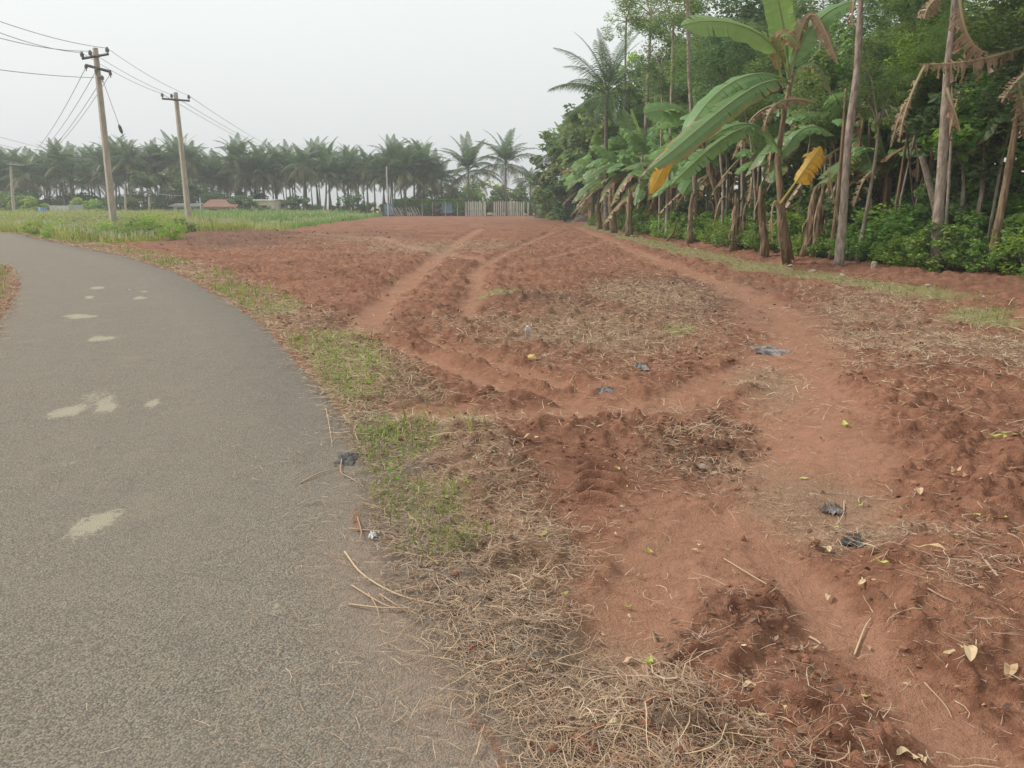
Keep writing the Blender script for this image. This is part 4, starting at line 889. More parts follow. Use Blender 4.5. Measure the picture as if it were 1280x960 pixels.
MB().tube([pm-(gb-ga).normalized()*0.2, pm-(gb-ga).normalized()*0.1, pm+(gb-ga).normalized()*0.1, pm+(gb-ga).normalized()*0.2], [0.03, 0.075, 0.075, 0.03], 8).build('strain_insulator', M['insul'], e)
# weeds that stand out round the poles
for i, (u, v, s, k, lab) in enumerate([(90, 302, 0.7, 0, 'small dark weed bush on the road edge left of the nearest pole'), (165, 303, 1.0, 0, 'green weed bush right of the nearest pole'), (182, 303, 1.1, 2, 'brighter weed bush between the two poles'), (205, 306, 0.8, 2, 'yellow green weed bush at the corner of the red field'), (128, 303, 0.9, 2, 'weed bush hiding the foot of the nearest pole'), (250, 293, 0.9, 0, 'weed bush at the foot of the second pole'), (60, 300, 0.9, 2, 'weed bush on the meadow edge toward far left'), (30, 296, 0.9, 2, 'leftmost weed bush on the meadow edge'), (222, 300, 0.8, 0, 'low bush in front of the second pole')]):
    p = G(u, v); shrub(BU, k, p.x, p.y+0.8, s*1.1, R.uniform(0, 6), lab, None, 'weed_bush')

# ------------------------------------------------------------------ the tree line on the right
def front(y):            # x of the front of the belt at depth y
    return float(np.interp(y, [0, 9, 14, 18, 25, 35, 50, 70, 100], [13.2, 12, 10.6, 9.3, 8.0, 7.2, 6.8, 6.3, 4.6]))
# trunks seen one by one
def trunk_tree(pix, Y, radii, label, crown, cs, mat='bark', name='slender_tree', limb=True, top=None, n=10, dz=0.6):
    pts = [At(u, v, Y) for u, v in pix]; b0 = Vector((pts[0].x, Y, Z(pts[0].x, Y)-0.03)); pts[0] = b0.copy()
    e = empty(name, b0, label, 'tree')
    sp_ = smooth([tuple(p-b0) for p in pts], 5); rr = random.Random(int(pix[0][0])); m_ = len(sp_)
    if top: 
        last = Vector(sp_[-1]); 
    rd = 0.84*np.interp(np.linspace(0, 1, m_), np.linspace(0, 1, len(radii)), radii); rd = rd*np.array([1+rr.uniform(-0.05, 0.07) for _ in rd]); rd[0] *= 1.25
    MB().tube([Vector(p) for p in sp_], list(rd), n, True, 0.05, rr).build('trunk', M[mat], e, True)
    tp = Vector(sp_[-1])
    if crown is not None:
        me, cc = CR[crown]; o = inst('crown', me, tp+Vector((0, 0, dz)), (0, 0, rr.uniform(0, 6)), cs, e)
        mb = MB()
        for k in range(8):
            c = Matrix.Rotation(o.rotation_euler.z, 4, 'Z') @ (Vector(cc[k])*cs)+tp+Vector((0, 0, dz)); mb.tube([tp-Vector((0, 0, 0.3)), tp.lerp(c, 0.5)+Vector((0, 0, 0.15)), c], [radii[-1]*0.6, radii[-1]*0.35, 0.01], 5)
        mb.build('limb', M[mat], e)
    return e
T1 = trunk_tree([(1048, 334), (1054, 270), (1060, 180), (1070, 100), (1075, 20), (1078, -60)], 18.8, [0.14, 0.11, 0.10, 0.085, 0.055], 'thick pale trunk with a split knot, nearest the path', 0, 0.8, dz=1.2)
T2 = trunk_tree([(1168, 347), (1172, 280), (1178, 200), (1184, 100), (1192, 20), (1198, -60)], 17.2, [0.14, 0.125, 0.11, 0.085, 0.06], 'tall straight grey trunk with dead banana leaves hung on it', 1, 0.8, dz=1.4)
T3 = trunk_tree([(1234, 348), (1252, 260), (1266, 180), (1282, 90), (1296, 0)], 16.6, [0.115, 0.09, 0.08, 0.07, 0.05], 'brown trunk leaning right, rightmost at the belt edge', 4, 0.8, 'pseudo', dz=1.0)
trunk_tree([(1071, 323), (1082, 270), (1094, 200), (1100, 140)], 19.8, [0.07, 0.055, 0.045, 0.035], 'thin trunk leaning right just behind the thick split trunk', 4, 0.5)
trunk_tree([(1038, 322), (1046, 260), (1052, 190), (1058, 110)], 20.6, [0.08, 0.07, 0.05, 0.04], 'thin dark trunk close behind the thick split trunk', None, 0.5, 'pseudo')
trunk_tree([(1144, 318), (1146, 240), (1148, 150), (1150, 60)], 21, [0.04, 0.035, 0.03, 0.025], 'very thin straight stem left of the tall straight trunk', 4, 0.45, 'barkdark')
trunk_tree([(1183, 318), (1172, 270), (1158, 215), (1152, 195)], 19.2, [0.14, 0.11, 0.09, 0.08], 'grey trunk leaning left across behind the tall straight trunk', None, 0.5, 'barkpale')
trunk_tree([(1159, 322), (1162, 260), (1166, 180), (1170, 110)], 20.3, [0.08, 0.07, 0.06, 0.05], 'brown stem just left of the leaning grey trunk', 2, 0.6, 'pseudo')
trunk_tree([(1200, 310), (1208, 250), (1214, 200), (1222, 150)], 23, [0.05, 0.045, 0.04, 0.03], 'dark stem leaning right between the two rightmost trunks', 2, 0.6, 'barkdark')
trunk_tree([(833, 303), (835, 240), (838, 170), (840, 90), (842, 20)], 34.5, [0.12, 0.09, 0.08, 0.07, 0.05], 'straight slim trunk beside the yellow hanging leaf', 4, 0.85, 'barkpale')
trunk_tree([(824, 298), (825, 230), (827, 150), (828, 90)], 35.8, [0.07, 0.06, 0.055, 0.05], 'slim pale trunk just left of the straight one', 3, 0.7, 'barkpale')
trunk_tree([(847, 285), (850, 220), (862, 150), (868, 80)], 38, [0.13, 0.10, 0.09, 0.07], 'slim trunk leaning right behind the yellow hanging leaf', 3, 0.9)
trunk_tree([(799, 290), (800, 230), (806, 170), (812, 60), (814, 10)], 42, [0.15, 0.11, 0.09, 0.07], 'tall trunk rising above the banana clump', 4, 1.0)
trunk_tree([(868, 290), (870, 240), (874, 180), (880, 100)], 33, [0.06, 0.05, 0.05, 0.04], 'thin stem in the gap right of the yellow hanging leaf', 0, 0.7)
trunk_tree([(902, 300), (904, 240), (900, 180), (905, 100)], 29, [0.07, 0.06, 0.05, 0.04], 'thin upright trunk under the great banana leaves', 1, 0.7)
trunk_tree([(772, 283), (775, 230), (780, 160), (782, 60), (783, 20)], 50, [0.12, 0.1, 0.08, 0.06], 'tall sparse tree behind the near palm', 4, 1.0)
trunk_tree([(868, 300), (868, 200), (862, 100), (860, 20), (858, -30)], 31, [0.11, 0.1, 0.08, 0.07], 'tall trunk crossing the top edge over the banana leaves', 4, 0.9)
# sprig of feathery foliage hanging in at the top: canopy of a very tall tree
# background trees of the plantation
lab = {0: 'leafy mid green plantation tree', 1: 'dense dark plantation tree', 2: 'light green plantation tree', 3: 'tall narrow dark plantation tree', 4: 'tall thin sparse plantation tree'}
for yy in np.arange(12, 100, 2.8):
    for off in (1.6, 4.5, 8.0, 12.0, 17.0):
        if off > 10 and yy > 60: continue
        y0 = yy+R.uniform(-1.2, 1.2); x0 = front(y0)+off+R.uniform(-0.9, 1.2)
        if off < 3 and R.random() < 0.4: continue
        kind = R.choice([0, 1, 1, 3, 4, 0]) if off < 7 else R.choice([2, 2, 0, 2, 1])  # inner rows: sunlit look put into a lighter leaf colour
        s = R.uniform(0.78, 1.05); zs = 1.0
        if off < 3: s *= 0.9
        if 33 < y0 < 50: s *= 1.3; zs = 1.12
        if 50 <= y0 < 58: s *= 1.05
        if y0 >= 58: s *= 0.78
        if y0 > 72: s *= 0.85
        if 44 < y0 < 58 and off < 3: s *= 0.7; x0 += 0.8
        tree(kind, x0, y0, s, R.uniform(0, 6.28), lab[kind], 'trees of the plantation', zs=zs)
# lower leafy saplings that fill the belt between trunks
for i in range(170):
    y0 = R.uniform(11, 75) if i % 2 else R.uniform(11, 34); off = R.uniform(1.3, 9) if i % 4 else R.uniform(8, 17); x0 = front(y0)+off
    kk = R.choice([0, 1, 2, 2] if y0 < 26 else [0, 1, 1, 2])
    if y0 < 19 or off > 5: kk = R.choice([2, 2, 0])  # mostly the lighter leaf colour here, painting in sunlit foliage
    if 19 < y0 < 33 and off < 3: kk = 1
    shrub(FB, kk, x0, y0, R.uniform(0.5, 0.95)*(1.15 if off > 4 else 0.85), R.uniform(0, 6.28), ['leafy green sapling', 'dark leafy sapling', 'bright green sapling'][kk], 'saplings between the trunks', 'sapling', 1.4)
# front undergrowth
for i in range(120):
    y0 = 12.5+(i/120)**1.4*50+R.uniform(-0.4, 0.4); x0 = front(y0)-(0.35 if y0 > 19 else 0)+(R.uniform(-0.2, 0.4) if i % 2 else R.uniform(0.4, 1.6)); kk = R.choice([0, 1, 0, 2])
    shrub(BU, kk, x0, y0, R.uniform(0.7, 1.25)*(1.35 if i % 2 == 0 else 1.0), R.uniform(0, 6.28), ['spreading green shrub along the tree line foot', 'upright green shrub along the tree line foot', 'bright green shrub along the tree line foot'][kk], 'shrubs at the foot of the tree line')
# leafy small trees filling the wall of foliage between and behind the front trunks
for i in range(75):
    Y = R.uniform(18.5, 34) if i < 50 else R.uniform(34, 60); u = R.uniform(850, 1330) if i < 50 else R.uniform(740, 880); v = R.uniform(60, 285) if i < 50 else R.uniform(70, 240)
    c = At(u, v, Y); xm = front(Y)+R.uniform(1.3, 3.0)
    if c.x < xm: c.x = xm
    c.z = max(c.z, 1.2); k_ = (2 if R.random() < 0.65 else 0) if u > 1090 else R.choice([0, 0, 1, 2]); s = R.uniform(0.45, 0.8)  # right-hand trees mostly get lighter leaves, sunlight put into their colour
    e = empty('bushy_tree', (c.x, Y, Z(c.x, Y)), ['mid green small tree', 'dark small tree', 'bright green small tree'][k_], 'tree', 'small leafy trees in the grove'); me_, cc_ = FB[k_]; mb = MB(); mb.tube([(0, 0, -0.1), (0.1, 0, c.z*0.5), (0, 0, c.z)], [0.07, 0.05, 0.03], 6)
    for q_ in cc_[:7]: mb.tube([(0, 0, c.z*0.8), (q_[0]*s*0.5, q_[1]*s*0.5, c.z), (q_[0]*s, q_[1]*s, c.z+q_[2]*s)], [0.035, 0.025, 0.012], 4)
    mb.build('trunk', M['bark'], e); inst('crown', me_, (0, 0, c.z), (0, 0, R.uniform(0, 6)), (s, s, s*1.25), e)
# near coconut palm over the bananas
c = At(764, 112, 47); palm(c.x, 47, c.z, 1.0, 'nearest coconut palm leaning out over the banana plants', None, 24, FRN, 1.12)
for (u, v, Y, s, k_, l_) in [(706, 200, 78, 2.0, 1, 'tall dark bushy tree closing the far end of the tree line'), (700, 240, 82, 1.7, 0, 'green bush spilling out at the far end of the tree line'), (722, 178, 72, 1.7, 0, 'round green tree above the far bananas'), (690, 258, 90, 1.1, 1, 'low dark bush beside the last pale stakes'), (742, 160, 66, 1.6, 0, 'leafy tree behind the bananas below the near palm'), (716, 250, 72, 1.4, 1, 'dark bush at the foot of the far bananas'), (760, 150, 58, 1.6, 1, 'dark leafy tree behind the near palm crown'), (785, 130, 54, 1.7, 0, 'leafy tree right of the near palm crown')]:
    c = At(u, v, Y); me_, cc_ = FB[k_]; e = empty('bushy_tree', (c.x, Y, 0), l_, 'tree'); mb = MB(); mb.tube([(0, 0, 0), (0.1, 0, c.z*0.5), (0, 0, c.z)], [0.16, 0.12, 0.05], 6)
    for q_ in cc_[:8]: mb.tube([(0, 0, c.z*0.7), (q_[0]*s*0.5, q_[1]*s*0.5, c.z), (q_[0]*s, q_[1]*s, c.z+q_[2]*s)], [0.06, 0.04, 0.02], 4)
    mb.build('trunk', M['barkdark'], e); inst('crown', me_, (0, 0, c.z), (0, 0, R.uniform(0, 6)), (s, s, s*1.1), e); inst('crown', me_, (0, 0, c.z-1.4*s), (0, 0, R.uniform(0, 6)), (s*0.9, s*0.9, s), e)
c = At(708, 195, 74); palm(c.x, 74, c.z, 1.0, 'drooping palm at the far end of the tree line', None, 22, FR, 0.85)
# generic bananas
for (x_off, y0, h, s) in [(0.3, 72, 3.6, 1.35), (0.1, 66, 3.4, 1.35), (0.3, 62, 3.9, 1.45), (-0.1, 56, 3.2, 1.35), (0.8, 58, 4.6, 1.5), (0.3, 51, 3.2, 1.3), (1.0, 53, 4.8, 1.5), (-0.1, 46.5, 2.9, 1.3), (0.9, 48, 4.4, 1.45), (0.4, 42.5, 3.2, 1.3), (1.4, 44, 4.8, 1.45), (0.6, 38.5, 3.2, 1.25), (1.0, 35, 3.6, 1.25), (1.5, 30.5, 3.3, 1.15), (1.2, 27, 2.8, 1.1), (1.7, 24.5, 3.2, 1.15), (1.7, 21.8, 2.5, 1.0), (2.6, 19.5, 3.4, 1.1), (2.5, 33, 4.2, 1.3), (2.6, 15.5, 3.6, 1.1), (2.2, 40, 4.8, 1.35), (2.4, 28, 4.2, 1.2), (2.3, 23, 4.2, 1.15), (0.9, 32, 3.0, 1.15), (1.1, 29, 3.6, 1.15), (1.9, 26, 4.0, 1.1), (1.3, 23, 3.4, 1.05), (0.5, 33.5, 2.4, 1.1), (-0.5, 60, 3.6, 1.5), (-0.4, 54, 3.6, 1.5), (-0.4, 50, 3.4, 1.45), (-0.2, 45.5, 3.5, 1.4), (0.2, 41.5, 3.9, 1.35), (0.1, 65, 4.6, 1.5), (1.7, 37, 4.6, 1.3), (3.2, 21, 4.4, 1.1), (3.0, 17.5, 4.2, 1.1), (0.3, 40.5, 2.6, 1.25)]:
    banana(front(y0)+x_off, y0, h, s, 'banana plant inside the tree line' if x_off > 0.7 else 'banana plant at the open edge')
# the great banana plant whose leaves arch over the field
BY = 20.5
bb = At(988, 318, BY); b0 = Vector((bb.x, BY, Z(bb.x, BY)))
e = empty('banana_plant', b0, 'great banana plant whose long leaves arch out over the field', 'banana plant')
stp = [At(u, v, BY) for u, v in [(988, 318), (978, 270), (972, 200), (982, 130), (990, 95)]]; stp[0] = b0.copy()
MB().tube([p-b0 for p in stp], [0.11, 0.085, 0.075, 0.06, 0.05], 10, True, 0.12, random.Random(3)).build('pseudostem', M['pseudo'], e, True)
rr = random.Random(8)
def hero(pts, W, mt, tat, name='leaf', label=None, fold=0.35, dr=0.0, nseg=26, par=None, o=None, side=None, pet=0.08):
    P = [At(u, v, Y) for u, v, Y in pts]
    # push the inner control points so that the curve passes close to the given pixels
    ob = leaf_spine([p-(o or b0) for p in P], W, nseg, tat, rr, fold, side, pet, 0.025, dr).build(name, M[mt], par or e, False)
    if label: ob['label'] = label
    return ob
hero([(985, 95, BY), (975, 35, BY-.3), (900, 15, BY-.6), (852, 32, BY-.9)], 0.42, 'banb', 0.2, label='pale leaf held out level to the left', side=Vector((0.1, -0.75, 0.66)), pet=0.2)
hero([(985, 95, BY), (985, 40, BY), (972, 0, BY), (962, -45, BY)], 0.36, 'banb', 0.03, label='upright pale leaf cut by the top edge', side=Vector((0, -1, 0.1)), pet=0.15)
hero([(982, 100, BY), (940, 75, BY-.8), (880, 110, BY-1.2), (852, 182, BY-1.4)], 0.36, 'ban', 0.28, label='long arching leaf with a bright underside', side=Vector((-0.25, -0.6, 0.75)), fold=0.5)
hero([(988, 105, BY), (950, 80, BY-1.2), (880, 160, BY-1.8), (808, 214, BY-2.2)], 0.34, 'banedge', 0.35, label='longest leaf, its lower edge torn and brown', side=Vector((-0.2, -0.7, 0.7)), fold=0.5)
hero([(960, 165, BY), (930, 140, BY-.6), (880, 190, BY-1.2), (840, 230, BY-1.4)], 0.26, 'ban', 0.5, label='lacerated leaf below the longest one', side=Vector((-0.1, -0.7, 0.7)), fold=0.4)
hero([(985, 98, BY), (1000, 30, BY), (1040, 5, BY), (1075, 0, BY-.3)], 0.32, 'ban', 0.2, side=Vector((0, -0.6, 0.8)))
hero([(988, 98, BY), (1010, -30, BY), (1025, 20, BY-.4), (1048, 80, BY-.5)], 0.22, 'bandead', 0.8, 'dead_leaf', 'shrivelled brown leaf hanging on the right', 0.9, 0.4, side=Vector((0, -1, 0.2)))
hero([(985, 105, BY), (1010, 60, BY), (1030, 80, BY-.3), (1040, 120, BY-.4)], 0.24, 'banedge', 0.5)
hero([(980, 110, BY), (960, 30, BY-.3), (985, 35, BY-.5), (1002, 62, BY-.6)], 0.2, 'banhalf', 0.7, side=Vector((0, -0.9, 0.4)))
hero([(978, 205, BY), (965, 150, BY-.2), (930, 140, BY-.5), (885, 175, BY-.6)], 0.24, 'ban', 0.5, side=Vector((0, -0.6, 0.8)))
hero([(972, 215, BY), (990, 150, BY), (1020, 150, BY), (1042, 170, BY)], 0.24, 'ban', 0.2, side=Vector((0, -0.5, 0.85)))
hero([(985, 130, BY), (940, 130, BY), (930, 160, BY-.3), (915, 200, BY-.3)], 0.15, 'bandead', 0.8, 'dead_leaf', None, 1.0, 0.6)
# thin stems and hanging dry leaves crowding the edge of the belt
rq = random.Random(21)
for i in range(34):
    Y = rq.uniform(17.5, 34); x0 = front(Y)+rq.uniform(0.1, 2.6); z0 = Z(x0, Y); hh = rq.uniform(3.5, 8); r0 = rq.uniform(0.025, 0.06); ln = rq.uniform(-0.9, 0.9)
    mt = rq.choice(['bark', 'barkpale', 'pseudo', 'barkdark']); mb = MB()
    mb.tube([(0, 0, -0.1), (ln*0.15, 0.05, hh*0.35), (ln*0.5+rq.uniform(-.1, .1), 0, hh*0.7), (ln, 0.1, hh)], [r0*1.2, r0, r0*0.8, r0*0.4], 7, True, 0.08, rq)
    e_ = empty('slender_tree', (x0, Y, z0), 'thin bare stemmed tree' if i % 2 else 'thin leaning stemmed tree', 'tree', 'thin stems in the grove'); mb.build('trunk', M[mt], e_, True)
    me_, cc_ = CR[rq.choice([0, 3, 4])]; s_ = rq.uniform(0.3, 0.5); inst('crown', me_, (ln, 0.1, hh), (0, 0, rq.uniform(0, 6)), s_, e_)
for i in range(26):
    Y = rq.uniform(17.5, 40); x0 = front(Y)+rq.uniform(-0.1, 1.4); z0 = rq.uniform(1.3, 4.2); L_ = rq.uniform(0.7, 1.5); dx = rq.uniform(-0.5, 0.3)
    ob = leaf_spine([Vector((0, 0, 0)), Vector((dx*0.6, -0.15, 0.15)), Vector((dx, -0.2, -L_*0.5)), Vector((dx*1.1, -0.15, -L_))], rq.uniform(0.08, 0.2), 30, 0.8, rq, 1.0, Vector((0, -0.7, 0.5)), 0.05, 0.04, 1.0).build('dead_banana_leaf', M['bandead'])
    ob.location = (x0, Y, z0+Z(x0, Y)); tag(ob, 'shrivelled brown banana leaf hanging', 'dead leaf', 'dry leaves hanging in the grove')
# the yellow leaves
e2b = Vector((front(31)+1.0, 31, 0)); e2b.z = Z(e2b.x, 31)
e2 = empty('banana_plant', e2b, 'banana plant with one bright yellow leaf hanging to the left', 'banana plant')
tp = At(872, 165, 31)
MB().tube([Vector((0, 0, -.05)), (tp-e2b)*0.5+Vector((0.1, 0, 0)), tp-e2b], [0.17, 0.13, 0.09], 10, True, 0.06, rr).build('pseudostem', M['pseudo'], e2, True)
hero([(872, 165, 31), (845, 165, 30), (838, 195, 29.6), (812, 243, 29.5)], 0.30, 'banyel', 0.1, 'leaf', 'bright yellow leaf hanging down', 0.3, 0.1, par=e2, o=e2b, side=Vector((0, -1, 0.2)), pet=0.42)
for q, a in ((1, 0.5), (2, 2.2), (6, 3.6), (3, 5.0), (0, 1.4), (5, 2.9), (2, 4.3)): inst('dead_leaf' if q == 5 else 'leaf', BL[q], tp-e2b, (0, 0, a), 1.05, e2)
hero([(865, 150, 31), (845, 135, 30.6), (820, 136, 30.3), (805, 142, 30.2)], 0.42, 'ban', 0.05, par=e2, o=e2b, side=Vector((0, -0.9, 0.4)), pet=0.05)
e3b = At(986, 318, 20.0); e3b = Vector((e3b.x, 20.0, 0)); e3b.z = Z(e3b.x, 20.0)
e3 = empty('banana_plant', e3b, 'broken banana stump with an orange yellow lacerated leaf', 'banana plant')
tp3 = At(974, 255, 19.6)
MB().tube([Vector((0, 0, -.05)), (tp3-e3b)*0.5+Vector((-0.05, 0, 0)), tp3-e3b], [0.12, 0.1, 0.075], 10, True, 0.12, rr).build('pseudostem', M['pseudo'], e3, True)
hero([(974, 256, 19.6), (990, 235, 19.4), (1010, 205, 19.3), (1026, 183, 19.2)], 0.34, 'banyel', 0.6, 'leaf', 'orange yellow lacerated leaf bent upward', 0.7, 0.45, par=e3, o=e3b, side=Vector((-0.3, -0.8, 0.5)), pet=0.4, nseg=34)
hero([(974, 256, 19.6), (965, 240, 19.4), (962, 270, 19.3), (966, 305, 19.3)], 0.1, 'bandead', 0.8, 'dead_leaf', None, 1.2, 0.8, par=e3, o=e3b)
# dead banana foliage hung on the tall straight trunk
def deadleaf(pts, W, label, tat=0.85, dr=1.2, fold=0.9, mt='bandead'):
    P = [At(*p) for p in pts]; o = P[0].copy()
    ob = leaf_spine([p-o for p in P], W, 44, tat, rr, fold, Vector((0, -0.7, 0.5)), 0.04, 0.04, dr).build('dead_banana_leaf', M[mt])
    ob.location = o; return tag(ob, label, 'dead leaf')
deadleaf([(1282, 58, 16.9), (1240, 74, 16.9), (1190, 82, 16.9), (1150, 80, 16.9)], 0.34, 'long brown dead leaf lying level across the tall straight trunk')
deadleaf([(1156, 82, 16.9), (1140, 110, 16.9), (1126, 150, 16.9), (1124, 178, 16.9)], 0.12, 'brown dead leaf hanging straight down left of the tall trunk')
deadleaf([(1200, 0, 16.9), (1202, 30, 16.8), (1210, 60, 16.8), (1235, 66, 16.8)], 0.3, 'torn papery brown leaf hanging right of the tall trunk at the top')
deadleaf([(1190, -10, 16.9), (1170, -5, 16.8), (1158, 5, 16.8), (1155, 24, 16.8)], 0.22, 'bunch of shredded dead leaf left of the tall trunk at the top')
deadleaf([(1184, 110, 16.9), (1188, 130, 16.8), (1196, 140, 16.8), (1200, 165, 16.8)], 0.14, 'small shredded dead leaf on the tall trunk at mid height')
deadleaf([(1290, 85, 16.4), (1276, 95, 16.4), (1262, 110, 16.4), (1252, 128, 16.4)], 0.2, 'brown dead leaf hanging at the right edge of the photo')
deadleaf([(1272, 100, 16.5), (1280, 130, 16.4), (1284, 150, 16.4), (1286, 175, 16.4)], 0.2, 'dead leaf dangling below the rightmost leaning trunk')
deadleaf([(1018, 128, 20.2), (985, 118, 20), (960, 122, 20), (955, 165, 20)], 0.2, 'folded brown dead leaf behind the great banana leaves')
deadleaf([(1035, 215, 20.3), (1040, 240, 20.2), (1045, 260, 20.2), (1050, 282, 20.2)], 0.1, 'narrow dead leaf hanging left of the thick split trunk')
deadleaf([(1068, 0, 18.6), (1066, 10, 18.6), (1064, 18, 18.6), (1066, 34, 18.6)], 0.12, 'rusty dead tuft on the thick split trunk')
# clumps of bare banana stems
def stemclump(pts, Y, r_, label):
    b0_ = At(pts[0][0], pts[0][1], Y); b0_.z = Z(b0_.x, Y)-0.05; t1 = At(pts[1][0], pts[1][1], Y)
    mb = MB().tube([Vector((0, 0, 0)), (t1-b0_)*0.2+Vector((0.03, 0, 0)), (t1-b0_)*0.45, (t1-b0_)*0.7-Vector((0.03, 0, 0)), (t1-b0_)*0.9, t1-b0_], [r_*1.25, r_*1.05, r_*0.85, r_*0.9, r_*0.65, r_*0.2], 10, True, 0.12, rr)
    for k in range(22):
        th = rr.uniform(0, 6.28); f = rr.uniform(0.35, 1.0); c = (t1-b0_)*f+Vector((math.cos(th), math.sin(th), 0))*r_*0.85; s_ = Vector((-math.sin(th), math.cos(th), 0))*rr.uniform(0.015, 0.05); o_ = Vector((math.cos(th), math.sin(th), 0))*rr.uniform(0.02, 0.14)
        q = c+Vector((0, 0, -rr.uniform(0.25, 0.7)))+o_
        if f > 0.85: q = c+Vector((0, 0, rr.uniform(0.1, 0.4)))+o_
        m_ = (c+q)/2+o_*0.5; mb.add([c-s_, c+s_, m_+s_, m_-s_, q+s_*0.3, q-s_*0.3], [(0, 1, 2, 3), (3, 2, 4, 5)])
    ob = mb.build('banana_stump', M['pseudo'], None, True); ob.location = b0_
    return tag(ob, label, 'banana stump')
stemclump([(1008, 300), (1021, 232)], 21.5, 0.12, 'bare brown banana stem, left one of the pair left of the thick trunk')
stemclump([(1018, 300), (1029, 238)], 21.3, 0.11, 'bare brown banana stem, right one of the pair left of the thick trunk')
stemclump([(957, 300), (950, 232)], 22.5, 0.11, 'short bare stem with shreds left of the broken stump')
stemclump([(918, 290), (922, 248)], 25.5, 0.13, 'short thick stump under the lacerated leaf')
stemclump([(927, 288), (933, 250)], 25.8, 0.05, 'thin pale slanting stick beside the short stump')
stemclump([(862, 284), (866, 240)], 30.0, 0.09, 'short stem right of the slim trunks')
stemclump([(786, 290), (788, 240)], 38.0, 0.16, 'thick banana stem near the leaning stick')
stemclump([(768, 292), (762, 240)], 42.5, 0.16, 'bent banana stem at the open edge')
stemclump([(750, 283), (748, 250)], 50.0, 0.14, 'pale banana stem further along the edge')
# leaning sticks
def stick(p, q, r_, label, mat='barkpale', name='stick', pts=None, cat='stick'):
    o = p.copy(); L_ = [Vector((0, 0, 0))]+[x_-o for x_ in (pts or [])]+[q-o]; sm = [Vector(v) for v in smooth([tuple(v) for v in L_], 5)] if len(L_) > 2 else L_
    m_ = len(sm); ob = MB().tube(sm, [r_*(1-0.5*i/(m_-1)) for i in range(m_)], 6, True).build(name, M[mat], None, True); ob.location = o; return tag(ob, label, cat)
p = G(778, 291); stick(p, At(810, 205, 37.5), 0.045, 'long thin stick leaning against the banana plants')
p = G(833, 301); stick(p, At(846, 275, 31), 0.05, 'short curved dead stalk at the foot of the slim trunk', 'pseudo', pts=[At(842, 290, 31.5)])
# pale stump and kerb stones of the belt
p = GZ(1092, 338); mb = MB().tube([(0, 0, -0.05), (0, 0, 0.2), (0, 0, 0.24)], [0.1, 0.095, 0.07], 6); o = mb.build('marker_stone', M['stone']); o.location = p; o.scale = (0.7, 0.7, 0.85); tag(o, 'short upright stone marker at the foot of the tree line', 'stone')
def stone(u, v, wpx, label, mat='stone', flat=0.5, name='stone', seed=None, group=None):
    p = GZ(u, v); s = wpx/F*p.y*(0.5 if v > 400 else 0.36); rr = np.random.default_rng(seed or int(u*7+v)); v_ = iv2*(1+rr.uniform(-0.14, 0.14, (len(iv2), 1)))*s*np.array([1, 0.8, flat])
    me = bpy.data.meshes.new(name); me.from_pydata([tuple(a) for a in v_], [], if2); me.materials.append(M[mat])
    o = inst(name, me, (p.x, p.y, p.z+s*flat*0.55), (0, 0, rr.uniform(0, 6))); return tag(o, label, 'stone', group)
stone(665, 449, 12, 'small yellow stone on the red soil below the white bottle', 'ystone', 0.7)
for i, (u, v, w_) in enumerate([(878, 585, 14), (893, 593, 12), (858, 617, 7), (778, 634, 8), (1053, 345, 12), (1016, 341, 16), (1160, 358, 12), (988, 333, 10), (870, 312, 8), (790, 296, 8), (700, 352, 5), (935, 862, 8), (1097, 606, 7), (1230, 372, 10), (815, 358, 7), (746, 340, 5), (1081, 728, 7), (1030, 905, 6)]):
    stone(u, v, w_, ['pale flat stone beside the dark weedy hollow', 'grey pebble next to the pale flat stone', 'small pinkish pebble below the two pale stones', 'reddish lump right below the tyre print', 'flat stone in the grass near the thick trunk', 'long flat stone in the grass strip', 'pale stone in front of the tall straight trunk', 'small stone at the left of the long flat stone', 'small stone in the far grass strip', 'far stone by the leaning stick', 'tiny far pale pebble in the field', 'pale pebble on the soil near the bottom', 'pebble near the brown leaves at right', 'stone in the grass at the right edge', 'whitish lump on the far dark patch', 'tiny pale pebble in mid field', 'small pebble on the trampled soil right', 'tiny pebble near the bottom right track'][i])

# ------------------------------------------------------------------ rubbish and loose leaves
def crumple(u, v, wpx, dpx, hgt, mat, label, name, seed, cat, nx=14, ny=9, amp=0.5, rot=0.0):
    c = GZ(u, v); w_ = wpx/F*c.y; d_ = abs(G(u, v-dpx/2).y-G(u, v+dpx/2).y); rr = np.random.default_rng(seed); V = []; Fq = []
    for j in range(ny):
        for i in range(nx):
            a, b_ = i/(nx-1)*2-1, j/(ny-1)*2-1; k = 1-0.25*abs(a*b_)
            r2 = 1+0.25*math.sin(5*math.atan2(b_, a)+seed)*max(abs(a), abs(b_))
            V.append((a*w_/2*r2*k+rr.normal(0, w_*0.012), b_*d_/2*r2*k+rr.normal(0, d_*0.012), hgt*(1-max(abs(a), abs(b_))**2)*0.7+hgt*amp*abs(math.sin(a*4.3+b_*3.1+seed)*math.cos(b_*5.2-a*2+seed))+rr.uniform(0, hgt*0.15)))
    for j in range(ny-1):
        for i in range(nx-1): q = j*nx+i; Fq.append((q, q+1, q+nx+1, q+nx))
    n_ = len(V); V += [(x_, y_, z_-0.004) for x_, y_, z_ in V]; Fq += [tuple(t+n_ for t in f[::-1]) for f in Fq]
    me = bpy.data.meshes.new(name); me.from_pydata(V, [], Fq); me.materials.append(M[mat]); o = inst(name, me, (c.x, c.y, c.z+0.006), (0, 0, rot)); return tag(o, label, cat)
crumple(955, 440, 62, 12, 0.028, 'greyrag', 'long dark grey rag lying on the path edge', 'rag', 3, 'rag', 20, 8, 0.7, 0.12)
